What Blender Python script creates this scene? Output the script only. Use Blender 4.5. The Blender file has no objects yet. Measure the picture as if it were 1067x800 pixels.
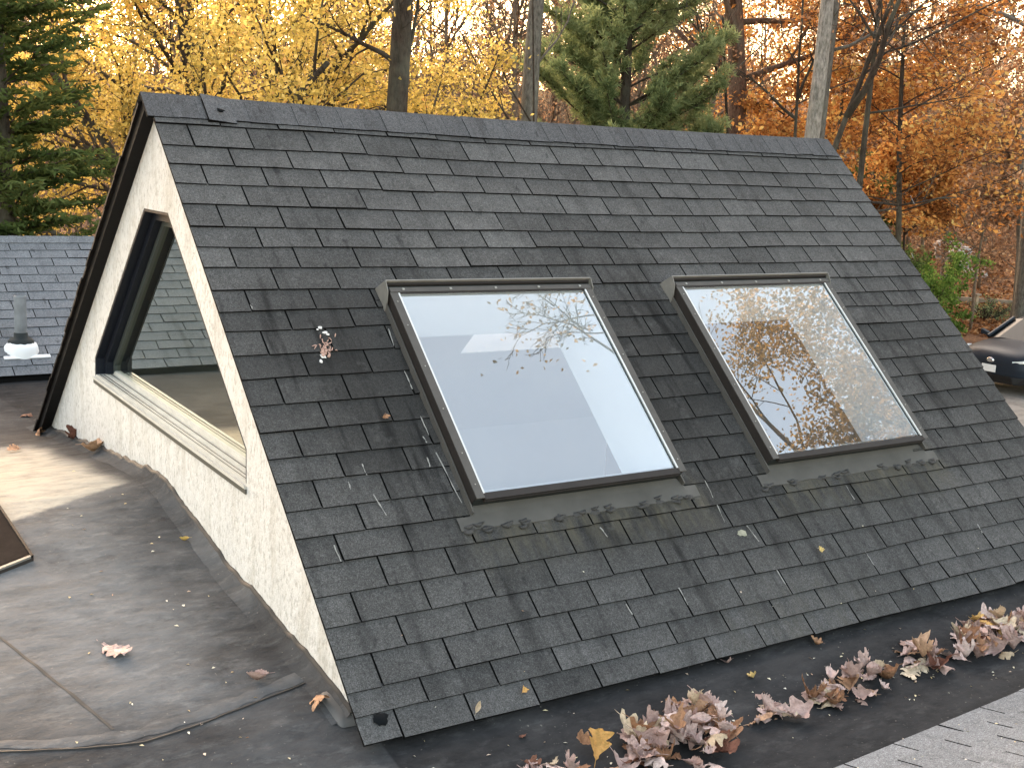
import bpy, math, random
import numpy as np
from mathutils import Vector, Matrix

random.seed(7)
SC = bpy.context.scene
COL = SC.collection
rad = math.radians

# ------------------------------------------------------------------ camera, sky, sun, exposure
CW = np.array([-1.940, -5.999, 4.831])
FPX = 1296.7
RW = np.array([[0.8278609803807553, -0.558726100139643, 0.04971259584474719],
               [-0.06230133185003589, -0.17966290249455136, -0.9817534239903579],
               [0.557462771144934, 0.8096581911459495, -0.18354528677531873]])
cam = bpy.data.cameras.new('camera')
cam.sensor_fit = 'HORIZONTAL'
cam.sensor_width = 36.0
cam.lens = FPX / 1067.0 * 36.0
cam.clip_end = 4000
cam.clip_start = 0.05
camo = bpy.data.objects.new('camera', cam)
COL.objects.link(camo)
m4 = Matrix.Identity(4)
for i in range(3):
    m4[i][0] = RW[0][i]
    m4[i][1] = -RW[1][i]
    m4[i][2] = -RW[2][i]
    m4[i][3] = CW[i]
camo.matrix_world = m4
SC.camera = camo

SUN_EL, SUN_AZ = 22.0, 12.0          # azimuth from +Y towards +X
world = bpy.data.worlds.new('World')
SC.world = world
world.use_nodes = True
wn = world.node_tree
bg = wn.nodes['Background']
sky = wn.nodes.new('ShaderNodeTexSky')
sky.sky_type = 'NISHITA'
sky.sun_disc = False
sky.sun_elevation = rad(SUN_EL)
sky.sun_rotation = rad(SUN_AZ)
sky.altitude = 50
sky.air_density = 1.0
sky.dust_density = 3.0
sky.ozone_density = 0.6
wb = wn.nodes.new('ShaderNodeMix'); wb.data_type = 'RGBA'; wb.blend_type = 'MULTIPLY'
wb.inputs[0].default_value = 1.0
wb.inputs[7].default_value = (1.27, 1.0, 0.74, 1)      # camera white balance for a pale hazy evening sky
wn.links.new(sky.outputs[0], wb.inputs[6])
wn.links.new(wb.outputs[2], bg.inputs[0])
bg.inputs[1].default_value = 0.15
sun = bpy.data.lights.new('sun', 'SUN')
sun.energy = 0.5
sun.angle = rad(75)
sun.color = (1.0, 0.93, 0.82)
suno = bpy.data.objects.new('sun', sun)
COL.objects.link(suno)
sdir = Vector((math.sin(rad(SUN_AZ)) * math.cos(rad(SUN_EL)), math.cos(rad(SUN_AZ)) * math.cos(rad(SUN_EL)), math.sin(rad(SUN_EL))))
suno.rotation_euler = (-sdir).to_track_quat('-Z', 'Y').to_euler()
suno.location = (0, 30, 40)
vs = SC.view_settings
vs.view_transform = 'Standard'
vs.look = 'None'
vs.gamma = 1.0
vs.use_curve_mapping = False
vs.exposure = 2.9
try:
    SC.cycles.use_denoising = True
    SC.cycles.max_bounces = 10
    SC.cycles.transparent_max_bounces = 24
except Exception:
    pass

# ------------------------------------------------------------------ measured geometry
PITCH = rad(43.6)
S, CC = math.sin(PITCH), math.cos(PITCH)
RZ = 5.0                                  # ridge height
L = 4.73                                  # ridge length
EE = 0.12472                              # shingle exposure
TAB = 0.305

def ray(x, y):
    return RW.T @ np.array([(x - 533.5) / FPX, (y - 400) / FPX, 1.0])
def at(x, y, D):                          # the point at horizontal distance D seen at photo pixel x, y
    d = ray(x, y)
    return CW + d * (D / math.hypot(d[0], d[1]))
def onz(x, y, z):
    d = ray(x, y)
    return CW + d * ((z - CW[2]) / d[2])
def slope_uv(x, y, h=0.0):
    n = np.array([0, -S, CC])
    d = ray(x, y)
    p0 = np.array([0, 0, RZ]) + n * h
    p = CW + d * (n @ (p0 - CW)) / (n @ d)
    return p[0], (-p[1] - h * S) / CC
def sag(u, r): return .017 * math.sin(math.pi * min(1, max(0, u / L))) * max(0, 1 - r / 3.0)      # an old ridge dips in the middle
def FP(u, r, h=0.0):                      # front slope: along ridge, down the slope, off the slope
    return (u, -r * CC - h * S, RZ - r * S + h * CC - sag(u, r))
def BP(u, r, h=0.0):                      # rear slope
    return (u, r * CC + h * S, RZ - r * S + h * CC - sag(u, r))

# ------------------------------------------------------------------ material helpers
class N:
    def __init__(self, name):
        self.m = bpy.data.materials.new(name)
        self.m.use_nodes = True
        self.t = self.m.node_tree
        self.t.nodes.clear()
        self.out = self.t.nodes.new('ShaderNodeOutputMaterial')
    def n(self, typ, **kw):
        nd = self.t.nodes.new(typ)
        for k, v in kw.items():
            setattr(nd, k, v)
        return nd
    def set(self, sock, v):
        if isinstance(v, bpy.types.NodeSocket):
            self.t.links.new(v, sock)
        elif v is not None:
            if isinstance(v, (tuple, list)) and len(v) == 3 and sock.type == 'RGBA':
                v = (*v, 1)
            sock.default_value = v
    def math(self, op, a, b=None, c=None, clamp=False):
        nd = self.n('ShaderNodeMath', operation=op, use_clamp=clamp)
        self.set(nd.inputs[0], a)
        if b is not None: self.set(nd.inputs[1], b)
        if c is not None: self.set(nd.inputs[2], c)
        return nd.outputs[0]
    def mix(self, f, a, b, blend='MIX'):
        nd = self.n('ShaderNodeMix', data_type='RGBA', blend_type=blend)
        self.set(nd.inputs[0], f); self.set(nd.inputs[6], a); self.set(nd.inputs[7], b)
        return nd.outputs[2]
    def coord(self, which='Object', scale=(1, 1, 1)):
        tc = self.n('ShaderNodeTexCoord')
        mp = self.n('ShaderNodeMapping')
        self.t.links.new(tc.outputs[which], mp.inputs[0])
        mp.inputs['Scale'].default_value = scale
        return mp.outputs[0]
    def uv(self, scale=(1, 1, 1)):
        return self.coord('UV', scale)
    def noise(self, vec, scale, detail=4, rough=0.55):
        nd = self.n('ShaderNodeTexNoise')
        self.set(nd.inputs['Vector'], vec)
        nd.inputs['Scale'].default_value = scale
        nd.inputs['Detail'].default_value = detail
        nd.inputs['Roughness'].default_value = rough
        return nd.outputs[0]
    def ramp(self, fac, stops, interp='LINEAR'):
        nd = self.n('ShaderNodeValToRGB')
        cr = nd.color_ramp
        cr.interpolation = interp
        while len(cr.elements) < len(stops):
            cr.elements.new(0.5)
        for e, (p, c) in zip(cr.elements, stops):
            e.position = p
            e.color = (c, c, c, 1) if isinstance(c, (int, float)) else (*c, 1)
        self.set(nd.inputs[0], fac)
        return nd.outputs[0]
    def attr(self, name):
        nd = self.n('ShaderNodeAttribute', attribute_name=name)
        return nd.outputs['Fac']
    def bump(self, h, strength=0.3, dist=0.01):
        nd = self.n('ShaderNodeBump')
        nd.inputs['Strength'].default_value = strength
        nd.inputs['Distance'].default_value = dist
        self.set(nd.inputs['Height'], h)
        return nd.outputs[0]
    def pbsdf(self, col, rough=0.6, metal=0.0, normal=None, spec=0.5):
        b = self.n('ShaderNodeBsdfPrincipled')
        self.set(b.inputs['Base Color'], col)
        self.set(b.inputs['Roughness'], rough)
        self.set(b.inputs['Metallic'], metal)
        b.inputs['Specular IOR Level'].default_value = spec
        if normal is not None: self.set(b.inputs['Normal'], normal)
        self.t.links.new(b.outputs[0], self.out.inputs[0])
        return b

def plain(name, col, rough=0.6, metal=0.0, var=0.15, scale=6.0, bump=0.0, bscale=60, spec=0.22):
    k = N(name)
    co = k.coord()
    f = k.noise(co, scale, 5)
    lo = tuple(c * (1 - var) for c in col); hi = tuple(min(1, c * (1 + var)) for c in col)
    c = k.mix(f, lo, hi)
    nm = k.bump(k.noise(co, bscale, 4), bump, 0.01) if bump else None
    k.pbsdf(c, rough, metal, nm, spec)
    return k.m

def shingle_mat(name, lo, hi, stained=True):
    k = N(name)
    co = k.uv()
    tone = k.attr('tone')
    stain = k.attr('stain')
    big = k.noise(co, 1.5, 5, 0.6)
    med = k.noise(co, 8.0, 6, 0.7)
    gran = k.noise(k.coord(), 210, 2, 0.8)
    gran2 = k.noise(k.coord(), 75, 3, 0.75)
    streak = k.noise(k.uv((10, 1.1, 1)), 1.0, 5, 0.65)
    smudge = k.noise(k.uv((16, 7, 1)), 1.0, 4, 0.6)
    v = k.math('MULTIPLY_ADD', tone, 0.42, k.math('MULTIPLY', big, 0.62))
    v = k.math('MULTIPLY_ADD', med, 0.62, v)
    v = k.math('SUBTRACT', v, 0.36, clamp=True)
    c = k.mix(v, lo, hi)
    g = k.ramp(gran, [(0.30, 0.45), (0.48, 0.90), (0.60, 1.25), (0.72, 2.1)])
    c = k.mix(1.0, c, g, 'MULTIPLY')
    g2 = k.ramp(gran2, [(0.30, 0.68), (0.50, 1.0), (0.70, 1.32)])
    c = k.mix(1.0, c, g2, 'MULTIPLY')
    st = k.ramp(streak, [(0.52, 0.0), (0.70, 1.0)])
    st = k.math('MULTIPLY', st, k.math('MULTIPLY_ADD', stain, 1.1, 0.30), clamp=True)
    c = k.mix(st, c, (0.0095, 0.0095, 0.010))
    sm = k.ramp(smudge, [(0.62, 0.0), (0.74, 0.75)])
    c = k.mix(sm, c, (0.016, 0.016, 0.017))
    c = k.mix(k.math('MULTIPLY', stain, 0.72, clamp=True), c, (0.0135, 0.0135, 0.013))
    moss = k.attr('moss')
    mm = k.math('MULTIPLY', moss, k.ramp(k.noise(k.uv((14, 3, 1)), 1.0, 5, 0.7), [(0.40, 0.0), (0.66, 0.9)]))
    c = k.mix(mm, c, (0.088, 0.080, 0.060))
    sc = k.ramp(k.noise(k.uv((5, 5, 1)), 1.3, 6, 0.75), [(0.56, 0.0), (0.76, 0.6)])
    c = k.mix(k.math('MULTIPLY', sc, 0.6), c, tuple(x * 1.25 for x in hi))
    h = k.math('MULTIPLY_ADD', gran2, 0.8, gran)
    k.pbsdf(c, 0.9, 0, k.bump(h, 0.8, 0.005), 0.18)
    return k.m

def leaf_mat(name, stops, transl=0.4, rough=0.6, attr='tone'):
    k = N(name)
    if attr == 'tone':
        t = k.attr('tone')
    else:
        t = k.n('ShaderNodeObjectInfo').outputs['Random']
    c = k.ramp(t, stops)
    d = k.n('ShaderNodeBsdfDiffuse'); k.set(d.inputs[0], c)
    tr = k.n('ShaderNodeBsdfTranslucent'); k.set(tr.inputs[0], c)
    mx = k.n('ShaderNodeMixShader'); mx.inputs[0].default_value = transl
    k.t.links.new(d.outputs[0], mx.inputs[1]); k.t.links.new(tr.outputs[0], mx.inputs[2])
    k.t.links.new(mx.outputs[0], k.out.inputs[0])
    return k.m

def glass_mat(name, r0=0.15, tint=(0.9, 0.95, 0.95), power=5.0, boost=0.85, haze=0.0, gtint=(0.95, 0.98, 1.0)):
    k = N(name)
    lw = k.n('ShaderNodeLayerWeight'); lw.inputs[0].default_value = 0.5
    f = k.math('POWER', lw.outputs['Facing'], power)
    f = k.math('MULTIPLY_ADD', f, boost, r0, clamp=True)
    tr = k.n('ShaderNodeBsdfTransparent'); tr.inputs[0].default_value = (*tint, 1)
    gl = k.n('ShaderNodeBsdfGlossy'); gl.inputs['Roughness'].default_value = 0.0
    gl.inputs[0].default_value = (*gtint, 1)
    wob = k.bump(k.noise(k.coord(), 2.2, 2), 0.006, 0.05)
    k.set(gl.inputs['Normal'], wob)
    mx = k.n('ShaderNodeMixShader'); k.set(mx.inputs[0], f)
    k.t.links.new(tr.outputs[0], mx.inputs[1]); k.t.links.new(gl.outputs[0], mx.inputs[2])
    if haze:
        d = k.n('ShaderNodeBsdfDiffuse'); d.inputs[0].default_value = (0.75, 0.78, 0.8, 1)
        m2 = k.n('ShaderNodeMixShader')
        k.set(m2.inputs[0], k.math('MULTIPLY', k.noise(k.coord(), 6, 5, 0.7), haze))
        k.t.links.new(mx.outputs[0], m2.inputs[1]); k.t.links.new(d.outputs[0], m2.inputs[2])
        k.t.links.new(m2.outputs[0], k.out.inputs[0])
    else:
        k.t.links.new(mx.outputs[0], k.out.inputs[0])
    return k.m

def bark_mat(name, lo, hi, sc=1.0):
    k = N(name)
    co = k.coord('Object', (9 * sc, 9 * sc, 3.2 * sc))
    f = k.noise(co, 3.0, 6, 0.7)
    g = k.noise(k.coord(), 1.6, 3)
    c = k.mix(k.ramp(f, [(0.35, 0.0), (0.65, 1.0)]), lo, hi)
    c = k.mix(k.ramp(g, [(0.45, 0.0), (0.75, 0.45)]), c, (0.16, 0.17, 0.13))
    k.pbsdf(c, 0.9, 0, k.bump(f, 0.8, 0.03), 0.2)
    return k.m

# ------------------------------------------------------------------ mesh helpers
ORG = {}
class MB:
    def __init__(self):
        self.v = []; self.f = []; self.mi = []; self.uv = []; self.at = {}
    def add(self, verts, faces, mi=0):
        o = len(self.v)
        self.v.extend([tuple(map(float, p)) for p in verts])
        for f in faces:
            self.f.append(tuple(i + o for i in f)); self.mi.append(mi)
        return o
    def quad(self, a, b, c, d, mi=0):
        self.add([a, b, c, d], [(0, 1, 2, 3)], mi)
    def hexa(self, p, mi=0):              # 8 corners: bottom ring then top ring
        self.add(p, [(3, 2, 1, 0), (4, 5, 6, 7), (0, 1, 5, 4), (1, 2, 6, 5), (2, 3, 7, 6), (3, 0, 4, 7)], mi)
    def box(self, x0, x1, y0, y1, z0, z1, mi=0):
        self.hexa([(x0, y0, z0), (x1, y0, z0), (x1, y1, z0), (x0, y1, z0), (x0, y0, z1), (x1, y0, z1), (x1, y1, z1), (x0, y1, z1)], mi)
    def sbox(self, F, u0, u1, r0, r1, h0, h1, mi=0):
        self.hexa([F(u0, r1, h0), F(u1, r1, h0), F(u1, r0, h0), F(u0, r0, h0), F(u0, r1, h1), F(u1, r1, h1), F(u1, r0, h1), F(u0, r0, h1)], mi)
    def tube(self, pts, radii, n=6, cap=True, mi=0):
        pts = np.asarray(pts, float); radii = np.asarray(radii, float)
        t = np.gradient(pts, axis=0)
        t /= (np.linalg.norm(t, axis=1)[:, None] + 1e-9)
        ref = np.array([0, 0, 1.0]) if abs(t[0][2]) < 0.8 else np.array([1.0, 0, 0])
        a = np.cross(t, ref); a /= (np.linalg.norm(a, axis=1)[:, None] + 1e-9)
        b = np.cross(t, a)
        ang = np.arange(n) * 2 * math.pi / n
        ring = pts[:, None, :] + radii[:, None, None] * (np.cos(ang)[None, :, None] * a[:, None, :] + np.sin(ang)[None, :, None] * b[:, None, :])
        o = len(self.v)
        self.v.extend(map(tuple, ring.reshape(-1, 3).tolist()))
        for i in range(len(pts) - 1):
            for j in range(n):
                k = (j + 1) % n
                self.f.append((o + i * n + j, o + i * n + k, o + (i + 1) * n + k, o + (i + 1) * n + j)); self.mi.append(mi)
        if cap:
            self.f.append(tuple(o + j for j in range(n))[::-1]); self.mi.append(mi)
            e = o + (len(pts) - 1) * n
            self.f.append(tuple(e + j for j in range(n))); self.mi.append(mi)
    def lathe(self, prof, cx, cy, n=20, mi=0):
        o = len(self.v)
        for r, z in prof:
            for j in range(n):
                a = j * 2 * math.pi / n
                self.v.append((cx + r * math.cos(a), cy + r * math.sin(a), z))
        for i in range(len(prof) - 1):
            for j in range(n):
                k = (j + 1) % n
                self.f.append((o + i * n + j, o + i * n + k, o + (i + 1) * n + k, o + (i + 1) * n + j)); self.mi.append(mi)

def link(name, mb, mats, parent=None, smooth=False, bevel=0.0, org=None):
    org = np.zeros(3) if org is None and parent is None else (ORG[parent.name] if parent is not None else np.asarray(org, float))
    me = bpy.data.meshes.new(name)
    vv = np.asarray(mb.v, float).reshape(-1, 3) - org
    me.from_pydata(vv.tolist(), [], mb.f)
    if not isinstance(mats, (list, tuple)): mats = [mats]
    for m in mats: me.materials.append(m)
    if len(mats) > 1:
        me.polygons.foreach_set('material_index', np.asarray(mb.mi, np.int32))
    for k, val in mb.at.items():
        dom, arr = val
        a = me.attributes.new(k, 'FLOAT', dom)
        a.data.foreach_set('value', np.asarray(arr, np.float32))
    if mb.uv:
        uvl = me.uv_layers.new(name='UVMap')
        idx = np.zeros(len(me.loops), np.int32)
        me.loops.foreach_get('vertex_index', idx)
        uvl.data.foreach_set('uv', np.asarray(mb.uv, np.float32)[idx].ravel())
    if smooth:
        me.polygons.foreach_set('use_smooth', np.ones(len(me.polygons), bool))
    me.update()
    o = bpy.data.objects.new(name, me)
    COL.objects.link(o)
    if parent is not None:
        o.parent = parent
    else:
        o.location = org
    ORG[o.name] = org
    if bevel:
        b = o.modifiers.new('bevel', 'BEVEL'); b.width = bevel; b.segments = 2; b.limit_method = 'ANGLE'
    return o

def empty(name, loc, label=None, cat=None, group=None):
    o = bpy.data.objects.new(name, None)
    o.empty_display_size = 0.2
    COL.objects.link(o)
    o.location = loc
    ORG[o.name] = np.asarray(loc, float)
    if label: o['label'] = label
    if cat: o['category'] = cat
    if group: o['group'] = group
    return o
def tag(o, label=None, cat=None, group=None, kind=None):
    if label: o['label'] = label
    if cat: o['category'] = cat
    if group: o['group'] = group
    if kind: o['kind'] = kind
    return o
def dup(root, loc, rotz=None, label=None, scale=None):
    r = root.copy(); COL.objects.link(r); r.location = loc
    if rotz is not None: r.rotation_euler = (0, 0, rotz)
    if scale is not None: r.scale = (scale, scale, scale)
    if label: r['label'] = label
    for ch in list(root.children):
        c = ch.copy(); COL.objects.link(c); c.parent = r
    return r

def fast_mesh(name, V, F4, mat, tone=None, parent=None, org=None):     # many quads at once
    org = ORG[parent.name] if parent is not None else (np.zeros(3) if org is None else np.asarray(org, float))
    me = bpy.data.meshes.new(name)
    V = np.asarray(V, float).reshape(-1, 3) - org
    nf = len(F4)
    me.vertices.add(len(V)); me.vertices.foreach_set('co', V.astype(np.float32).ravel())
    me.loops.add(nf * 4); me.loops.foreach_set('vertex_index', np.asarray(F4, np.int32).ravel())
    me.polygons.add(nf)
    me.polygons.foreach_set('loop_start', np.arange(nf, dtype=np.int32) * 4)
    if tone is not None:
        a = me.attributes.new('tone', 'FLOAT', 'FACE'); a.data.foreach_set('value', np.asarray(tone, np.float32))
    me.materials.append(mat)
    me.update(calc_edges=True); me.validate()
    o = bpy.data.objects.new(name, me); COL.objects.link(o)
    if parent is not None: o.parent = parent
    else: o.location = org
    ORG[o.name] = org
    return o

def leaf_quads(P, size, rng, flat=0.0, aspect=0.62, axis=None):
    n = len(P)
    size = np.broadcast_to(size, (n,))
    a = rng.normal(size=(n, 3)) if axis is None else axis + rng.normal(size=(n, 3)) * 0.25
    a[:, 2] *= (1 - flat)
    a /= np.linalg.norm(a, axis=1)[:, None] + 1e-9
    q = rng.normal(size=(n, 3)); q[:, 2] *= (1 - flat)
    b = q - (q * a).sum(1)[:, None] * a
    b /= np.linalg.norm(b, axis=1)[:, None] + 1e-9
    nrm = np.cross(a, b)
    l = size[:, None]
    v0 = P - a * l * 0.5
    v2 = P + a * l * 0.5 - nrm * l * 0.08
    v1 = P + b * l * aspect * 0.5 + nrm * l * 0.10 - a * l * 0.05
    v3 = P - b * l * aspect * 0.5 + nrm * l * 0.10 - a * l * 0.05
    V = np.stack([v0, v1, v2, v3], 1).reshape(-1, 3)
    F = np.arange(n * 4).reshape(n, 4)
    return V, F

def vnoise(seed):                         # smooth 2-D value noise
    g = np.random.default_rng(seed).uniform(-1, 1, (64, 64))
    def f(x, y):
        x = np.asarray(x, float); y = np.asarray(y, float)
        xi = np.floor(x).astype(int); yi = np.floor(y).astype(int)
        tx = x - xi; ty = y - yi
        tx = tx * tx * (3 - 2 * tx); ty = ty * ty * (3 - 2 * ty)
        a = g[xi % 64, yi % 64]; b = g[(xi + 1) % 64, yi % 64]; c = g[xi % 64, (yi + 1) % 64]; d = g[(xi + 1) % 64, (yi + 1) % 64]
        return (a * (1 - tx) + b * tx) * (1 - ty) + (c * (1 - tx) + d * tx) * ty
    return f
VN1, VN2, VN3 = vnoise(1), vnoise(2), vnoise(3)

# ------------------------------------------------------------------ materials
M = {}
M['shingle'] = shingle_mat('weathered_shingle', (0.028, 0.028, 0.0275), (0.140, 0.137, 0.134))
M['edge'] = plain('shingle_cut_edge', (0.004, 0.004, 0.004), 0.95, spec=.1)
M['cap'] = shingle_mat('ridge_cap_shingle', (0.060, 0.060, 0.063), (0.115, 0.115, 0.119))
M['wing'] = shingle_mat('wing_shingle', (0.125, 0.131, 0.140), (0.22, 0.228, 0.24))
M['grey'] = shingle_mat('light_grey_shingle', (0.145, 0.150, 0.155), (0.25, 0.256, 0.262))
M['felt'] = plain('roof_felt', (0.005, 0.005, 0.005), 0.95, spec=.1)
M['drywall'] = plain('white_drywall', (0.86, 0.89, 0.92), 0.8, var=0.02)
M['beige'] = plain('beige_plaster', (0.30, 0.24, 0.17), 0.8, var=0.04)
M['floorwood'] = plain('room_floor', (0.22, 0.15, 0.09), 0.6)
M['brown'] = plain('dark_bronze_metal', (0.026, 0.022, 0.020), 0.5, 0.0, var=0.3, scale=9, spec=0.2)
M['bronze'] = plain('weathered_bronze_top', (0.074, 0.068, 0.062), 0.55, 0.0, var=0.3, scale=14)
M['silver'] = plain('glazing_strip', (0.62, 0.62, 0.60), 0.35, 0.4)
M['galv'] = plain('galvanised_flashing', (0.21, 0.20, 0.18), 0.55, 0.2, var=0.3, scale=20)
M['apron'] = plain('grey_apron_flashing', (0.080, 0.076, 0.069), 0.6, 0.0, var=0.35, scale=8)
M['tar'] = plain('roof_cement', (0.050, 0.048, 0.046), 0.7, var=0.5, scale=30, bump=0.5)
M['blacktar'] = plain('black_tar', (0.003, 0.004, 0.005), 0.7, spec=.1)
M['screw'] = plain('screw_head', (0.30, 0.29, 0.26), 0.5, 0.4)
M['glass'] = glass_mat('skylight_glass', 0.36, (0.92, 0.95, 0.96), haze=0.06)
M['winglass'] = glass_mat('window_glass', 0.50, (0.45, 0.50, 0.45), gtint=(0.97, 1.0, 0.90))
M['navy'] = plain('dark_navy_cladding', (0.006, 0.009, 0.016), 0.55, 0.0, var=0.2, spec=.2)
M['cream'] = plain('cream_window_sill', (0.50, 0.49, 0.45), 0.5, var=0.28, scale=9, bump=.1, bscale=30)
M['rake'] = plain('black_rake_trim', (0.004, 0.0035, 0.0035), 0.7, spec=.2)
M['white'] = plain('white_sealant', (0.80, 0.80, 0.80), 0.5, var=0.06)
M['pipe'] = plain('grey_pipe', (0.20, 0.21, 0.22), 0.55, var=0.6, scale=9)
M['rubber_and_shade'] = plain('dark_rubber_and_shade', (0.020, 0.024, 0.024), 0.6)  # real rubber parts, and shade painted onto the skylight frames
M['siding'] = plain('house_siding', (0.48, 0.45, 0.38), 0.85)

def stucco():
    k = N('cream_stucco')
    co = k.coord()
    f = k.noise(co, 3.0, 5); g = k.noise(k.coord('Object', (1, 1, 0.5)), 70, 4, 0.7)
    st = k.noise(k.coord('Object', (5, 5, 0.7)), 2.2, 4)
    c = k.mix(f, (0.56, 0.55, 0.525), (0.71, 0.70, 0.675))
    c = k.mix(k.ramp(g, [(0.36, 0.55), (0.50, 0.0)]), c, (0.26, 0.24, 0.21))
    c = k.mix(k.ramp(st, [(0.50, 0.0), (0.70, 0.45)]), c, (0.38, 0.35, 0.29))
    k.pbsdf(c, 0.92, 0, k.bump(g, 0.7, 0.012), 0.2)
    return k.m
M['stucco'] = stucco()

def membrane():
    k = N('rubber_roof_membrane')
    co = k.coord()
    n1 = k.noise(co, 1.7, 7, 0.62); n2 = k.noise(k.coord('Object', (1, 2.0, 1)), 6, 7, 0.7); n3 = k.noise(co, 26, 5, 0.65)
    paleness = k.attr('paleness'); tan = k.attr('tan')
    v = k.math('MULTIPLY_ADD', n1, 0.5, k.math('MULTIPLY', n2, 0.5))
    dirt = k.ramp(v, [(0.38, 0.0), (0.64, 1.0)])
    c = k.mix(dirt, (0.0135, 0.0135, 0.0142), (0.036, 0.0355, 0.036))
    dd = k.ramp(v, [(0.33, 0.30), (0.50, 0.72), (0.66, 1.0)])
    dm = k.math('MULTIPLY', paleness, dd, clamp=True)
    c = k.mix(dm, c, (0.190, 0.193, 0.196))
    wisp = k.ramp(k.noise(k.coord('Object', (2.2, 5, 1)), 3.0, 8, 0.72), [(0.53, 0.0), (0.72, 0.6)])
    c = k.mix(k.math('MULTIPLY', wisp, k.math('MULTIPLY_ADD', paleness, 0.7, 0.16)), c, (0.27, 0.268, 0.262))
    dk = k.ramp(k.noise(co, 4.2, 6, 0.7), [(0.58, 0.0), (0.74, 0.6)])
    c = k.mix(dk, c, (0.030, 0.029, 0.029))
    brown = k.ramp(k.noise(k.coord('Object', (1.0, 2.6, 1)), 2.1, 6, 0.7), [(0.52, 0.0), (0.70, 0.40)])
    c = k.mix(k.math('MULTIPLY', brown, k.math('MULTIPLY_ADD', paleness, 0.7, 0.35)), c, (0.066, 0.058, 0.049))
    tm = k.math('MULTIPLY', tan, k.ramp(n2, [(0.30, 0.45), (0.55, 1.0)]), clamp=True)
    c = k.mix(tm, c, (0.40, 0.38, 0.325))
    sp = k.ramp(k.noise(co, 60, 2, 0.5), [(0.70, 0.0), (0.78, 0.5)])
    c = k.mix(sp, c, (0.25, 0.23, 0.2))
    r = k.math('MULTIPLY_ADD', n2, 0.2, 0.72)
    h = k.math('MULTIPLY_ADD', n3, 0.16, n2)
    k.pbsdf(c, r, 0, k.bump(h, 0.5, 0.03), 0.03)
    return k.m
M['membrane'] = membrane()
M['lap'] = plain('membrane_lap', (0.125, 0.122, 0.118), 0.65, var=0.35, scale=7, bump=0.25, bscale=12)
M['lapdark'] = plain('membrane_seam', (0.025, 0.024, 0.023), 0.6)
M['lapsoft'] = plain('soft_grey_seam', (0.050, 0.048, 0.045), 0.8, var=.4, scale=20)  # softer, lighter colour for the narrow straight seam
M['lapedge'] = plain('membrane_upstand', (0.105, 0.103, 0.101), 0.65, var=0.5, scale=9, bump=0.4, bscale=14)

# ------------------------------------------------------------------ the house
house = empty('house', (2.3, 0, 0.4), 'house with a dark shingled A-frame roof, two skylights and a cream gable', 'house')

def subtract(rect, holes):
    rects = [rect]
    for (hu0, hu1, hr0, hr1) in holes:
        nxt = []
        for (a, b, c, d) in rects:
            if hu1 <= a or hu0 >= b or hr1 <= c or hr0 >= d:
                nxt.append((a, b, c, d)); continue
            if c < hr0: nxt.append((a, b, c, hr0))
            if hr1 < d: nxt.append((a, b, hr1, d))
            c2, d2 = max(c, hr0), min(d, hr1)
            if a < hu0: nxt.append((a, hu0, c2, d2))
            if hu1 < b: nxt.append((hu1, b, c2, d2))
        rects = nxt
    return rects

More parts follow.
